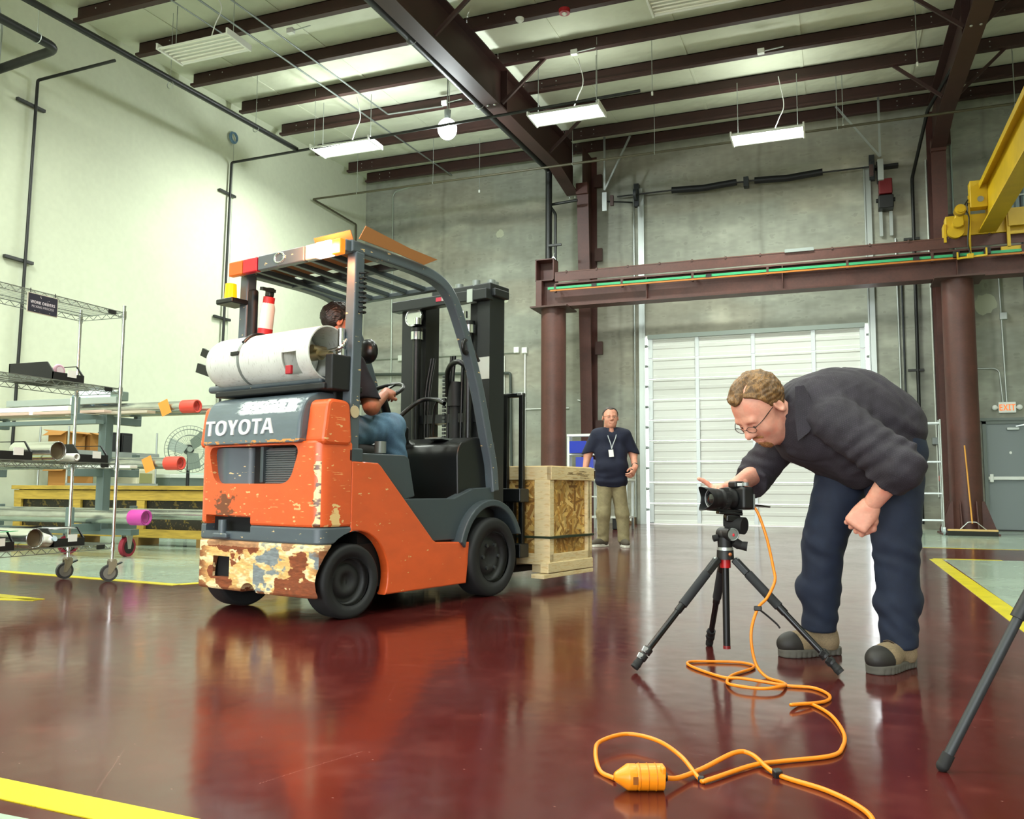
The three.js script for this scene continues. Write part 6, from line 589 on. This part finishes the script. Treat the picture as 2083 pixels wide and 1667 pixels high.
run('conduit', 'tall thin conduit with a top bend on the concrete wall near the left corner', [[-9.3, 7.95, ZB + .03], [-9.84, 7.86, ZB + .03], [-9.8, 3.2, ZB + .03]], .017, mat(0xaab4a8, .4, .3), { n: 8, bend: .14 }); run('conduit', 'thin conduit line low across the concrete wall behind the forklift', [[-10.4, 3.78, ZB + .03], [-6.6, 3.76, ZB + .03]], .01, mat(0x6f786a, .5), { n: 8 }); run('conduit', 'dark pipe low across the concrete wall behind the forklift', [[-10.4, 3.42, ZB + .08], [-6.75, 3.30, ZB + .08], [-6.7, .6, ZB + .08]], .032, mat(0x39413a, .5), { n: 10 }); run('conduit', 'white line from the wall socket to the left crane column', [[-6.4, 2.48, ZB + .03], [-5.4, 2.48, ZB + .03]], .012, white, { n: 8 }); run('conduit', 'thin white conduit on the wall right of the left crane column', [[-5.05, .9, ZB + .03], [-5.05, 2.6, ZB + .03], [-5.2, 2.65, ZB + .03]], .016, white, { n: 8 });
for (const [x, y, w, m, l] of [[-6.62, 3.82, .12, white, 'white socket box on the concrete wall, left of the two above the conduit'], [-6.42, 3.82, .001, white, ''], [2.99, 3.95, .12, galv, 'grey junction box on the conduit above the exit sign'], [-9.55, 3.78, .12, mat(0xc6ccc0, .5), 'pale junction box on the wall behind the steering wheel'], [-8.85, 3.6, .14, mat(0xb8a890, .5), 'small tan valve box on the wall behind the forklift']]) if (l) { const o = thing('junction_box', l, 'box', [x, y, ZB]); new C().span(-w / 2, w / 2, -w * .55, w * .55, 0, .07, .006).mesh('case', m, o); new C().span(-w * .4, w * .4, -w * .45, w * .45, .07, .074).mesh('cover', m, o); }
{ const o = thing('junction_box', 'white socket box on the concrete wall, right of the two above the conduit', 'box', [-6.42, 3.8, ZB + .03]); new C().span(-.06, .06, -.065, .065, 0, .06, .006).mesh('case', white, o); new C().span(-.045, .045, -.05, .05, .06, .064).mesh('cover', white, o); }
for (const [x, z, l] of [[-6.56, -13.76, 'small white ceiling box next to the round bulb lamp'], [-3.76, -12.72, 'small white ceiling box right of the girder'], [-.94, -13.84, 'small white ceiling box above the right lit fixture'], [2.35, -9.5, 'small pale ceiling box on the right girder'], [-7.55, -10.4, 'small white box on the purlin between the conduits']]) { const o = thing('ceiling_box', l, 'box', [x, roofY(z) - .02, z]); new C().box(0, .0, .03, .11, .08, .08, .006).mesh('case', white, o); new C().cyl([.05, 0, .03], [.35, .02, .03], .009).mesh('conduit_stub', galv, o); }
{ const o = thing('smoke_alarm', 'small white round alarm under a purlin near the top edge', 'alarm', [-4.21, roofY(-11.4) - .03, -11.36]); new C().cyl([0, 0, 0], [0, .03, 0], .06, .065, 20).mesh('base', white, o); new C().sph(0, 0, 0, .05, 1, .7, 1).mesh('dome', white, o); }
{ const o = thing('fire_bell', 'small red round fire alarm under a purlin near the top edge', 'alarm', [-3.52, roofY(-11.4) - .03, -11.38]); new C().cyl([0, -.02, 0], [0, .04, 0], .08, .085, 22).mesh('base', mat(0xa01822, .4), o); new C().sph(0, -.02, 0, .04, 1, .7, 1).mesh('lens', white, o); }
{ const o = thing('cable_coil', 'small blue coil of cable hanging high on the white wall', 'coil', [XL + .05, 7.35, -12.8], Math.PI / 2); new C().torus(new THREE.Matrix4(), .1, .018, 28, 8).torus(eul(.01, .01, .02), .09, .012, 28, 8).mesh('loops', mat(0x5a7c94, .5), o); new C().cyl([.02, -.1, 0], [.03, -4.6, 0], .004, .004, 5).mesh('hanging_end', mat(0x8a948c, .5), o); }
function vee(x, z, l) { const o = thing('strut_bracket', l, 'bracket', [x, 0, z]); const yb = 6.95; new C().bar([0, yb, 0], [.0, roofY(z) + .1, 0], .04, .04).bar([0, yb, 0], [x < -1 ? .55 : -.75, roofY(z) + .05, 0], .035, .035).mesh('struts', galv, o); new C().span(-.05, .05, yb - .45, yb - .05, -.03, .03, .004).mesh('foot', galv, o); new C().box(x < -1 ? .16 : -.16, yb - .25, .02, .07, .22, .06, .006).mesh('camera_box', mat(0x3a2420, .5), o); }
vee(-4.35, -16.9, 'grey V-shaped strut bracket above the left door track'); vee(.95, -16.9, 'grey V-shaped strut bracket above the right door track');
run('conduit', 'thin dark pipe slanting from the left strut bracket to the torsion shaft', [[-4.3, 6.7, -16.9], [-3.95, 6.9, ZB + .1]], .018, darkGrey, { n: 8 });
for (const [x, z, y, l] of [[-6.9, -16.2, 7.0, 'thin hanger rod above the left part of the back wall'], [-2.6, -13.2, 7.1, 'thin hanger rod in the middle bay left of the lit fixture'], [.3, -15.6, 7.1, 'thin hanger rod in the middle bay right of the lit fixture'], [1.3, -13.4, 7.0, 'thin hanger rod beside the right girder'], [3.0, -15.9, 7.1, 'thin hanger rod right of the right girder']]) { const o = thing('hanger_rod', l, 'rod', [x, y, z]); new C().cyl([0, 0, 0], [0, roofY(z) + .2 - y, 0], .006, .006, 6).mesh('rod', galv, o); new C().box(0, .0, 0, .03, .06, .03, .004).mesh('hook', white, o); }

// ---------- lamps ----------
const glow = new THREE.MeshStandardMaterial({ color: 0xffffff, emissive: LAMP, emissiveIntensity: 4 });
const lampWhite = mat(0xe6e9e4, .45);
function fixture(x, y, z, lit, label, turn = 0, power = 1) {
  const o = thing('ceiling_light', label, 'ceiling light', [x, y, z], turn, 'hanging fluorescent fixtures');
  new C().ext([[-.25, 0], [-.25, .015], [-.14, .085], [.14, .085], [.25, .015], [.25, 0], [.235, 0], [.13, .07], [-.13, .07], [-.235, 0]], 1.22, eul(-.61, 0, 0, 0, Math.PI / 2, 0)).mesh('reflector', lampWhite, o);
  for (const s of [-1, 1]) new C().box(s * .6, .035, 0, .03, .09, .52, .005).mesh('end_cap', lampWhite, o);
  const tube = lit ? glow : mat(0xf2f4ea, .3);
  if (lit) new C().box(0, .012, 0, 1.17, .01, .46).mesh('diffuser', glow, o); else for (let k = 0; k < 6; k++) { const zz = -.2 + k * .08; new C().cyl([-.58, .02, zz], [.58, .02, zz], .013, .013, 10).mesh('lamp_tube', tube, o); }
  for (const s of [-1, 1]) new C().cyl([s * .5, .08, 0], [s * .5, roofY(z) - y + .02, 0], .006, .006, 6).mesh('hanger', galv, o);
  new C().tube([[.1, .08, 0], [.2, .3, .03], [.28, .55, 0], [.2, roofY(z) - y + .02, 0]], .008, 6, 20).mesh('power_cord', white, o);
  if (lit) {
    const l = new THREE.RectAreaLight(LAMP, DOWN * power, 1.17, .46); l.position.set(0, -.004, 0); l.rotation.x = -Math.PI / 2; o.add(l); l.name = 'down_light';
    const u = new THREE.RectAreaLight(LAMP, UP * power, 1.1, .3); u.position.set(0, .1, 0); u.rotation.x = Math.PI / 2; o.add(u); u.name = 'up_light';
  } return o;
}
fixture(-8.15, 6.85, -12.95, true, 'lit fluorescent fixture hanging near the white wall, leftmost of the three lit ones', 0, 1.7);
fixture(-3.98, 6.85, -13.0, true, 'lit fluorescent fixture hanging just right of the roof girder');
fixture(-.94, 6.85, -15.0, true, 'lit fluorescent fixture hanging above the roller door springs', 0, 1.5);
fixture(-8.15, 6.85, -9.2, false, 'unlit fluorescent fixture with bare tubes hanging near the white wall');
fixture(-1.45, 6.85, -10.3, false, 'unlit fluorescent fixture at the top edge of the picture');
const hb = thing('bulb_light', 'bright round bulb lamp hanging beside the roof girder', 'ceiling light', [-6.2, 7.0, -13.1]);
new C().cyl([0, .16, 0], [0, .34, 0], .05, .06, 16).cyl([0, .34, 0], [0, 1.0, 0], .01).mesh('lamp_holder', steelGrey, hb); new C().sph(0, 0, 0, .17, 1, 1.1, 1, 20).mesh('globe', new THREE.MeshStandardMaterial({ color: 0xffffff, emissive: new THREE.Color(.9, 1, 1), emissiveIntensity: 6 }), hb);
const hl = new THREE.PointLight(new THREE.Color(.92, 1, 1), 14); hl.position.set(0, -.22, 0); hl.shadow.radius = 6; hl.name = 'bulb'; hb.add(hl);
// fixtures of the same rows, over and behind the camera
const rows = [[-8.15, -5.2, 2.2], [-8.15, -1.2, 2], [-8.15, 3, 1], [-4, -8.8, 1], [-4, -4.8, 1], [-4, -.8, 1], [-4, 3.4, 1], [0, -6.3, 1], [0, -2.3, 1], [0, 1.7, 1], [4.5, -13, .5], [4.5, -8.5, .6], [4.5, -4, .7], [4.5, .5, .8]];
rows.forEach(([x, z, p], i) => fixture(x, 6.85, z, true, `lit fluorescent fixture outside the picture, ${ord[i % 9] || 'first '}of the ${i < 9 ? 'left' : 'right'} rows overhead`, 0, p));
scene.traverse(o => { if (o.isLight) o.castShadow = true; });

renderer.render(scene, camera);
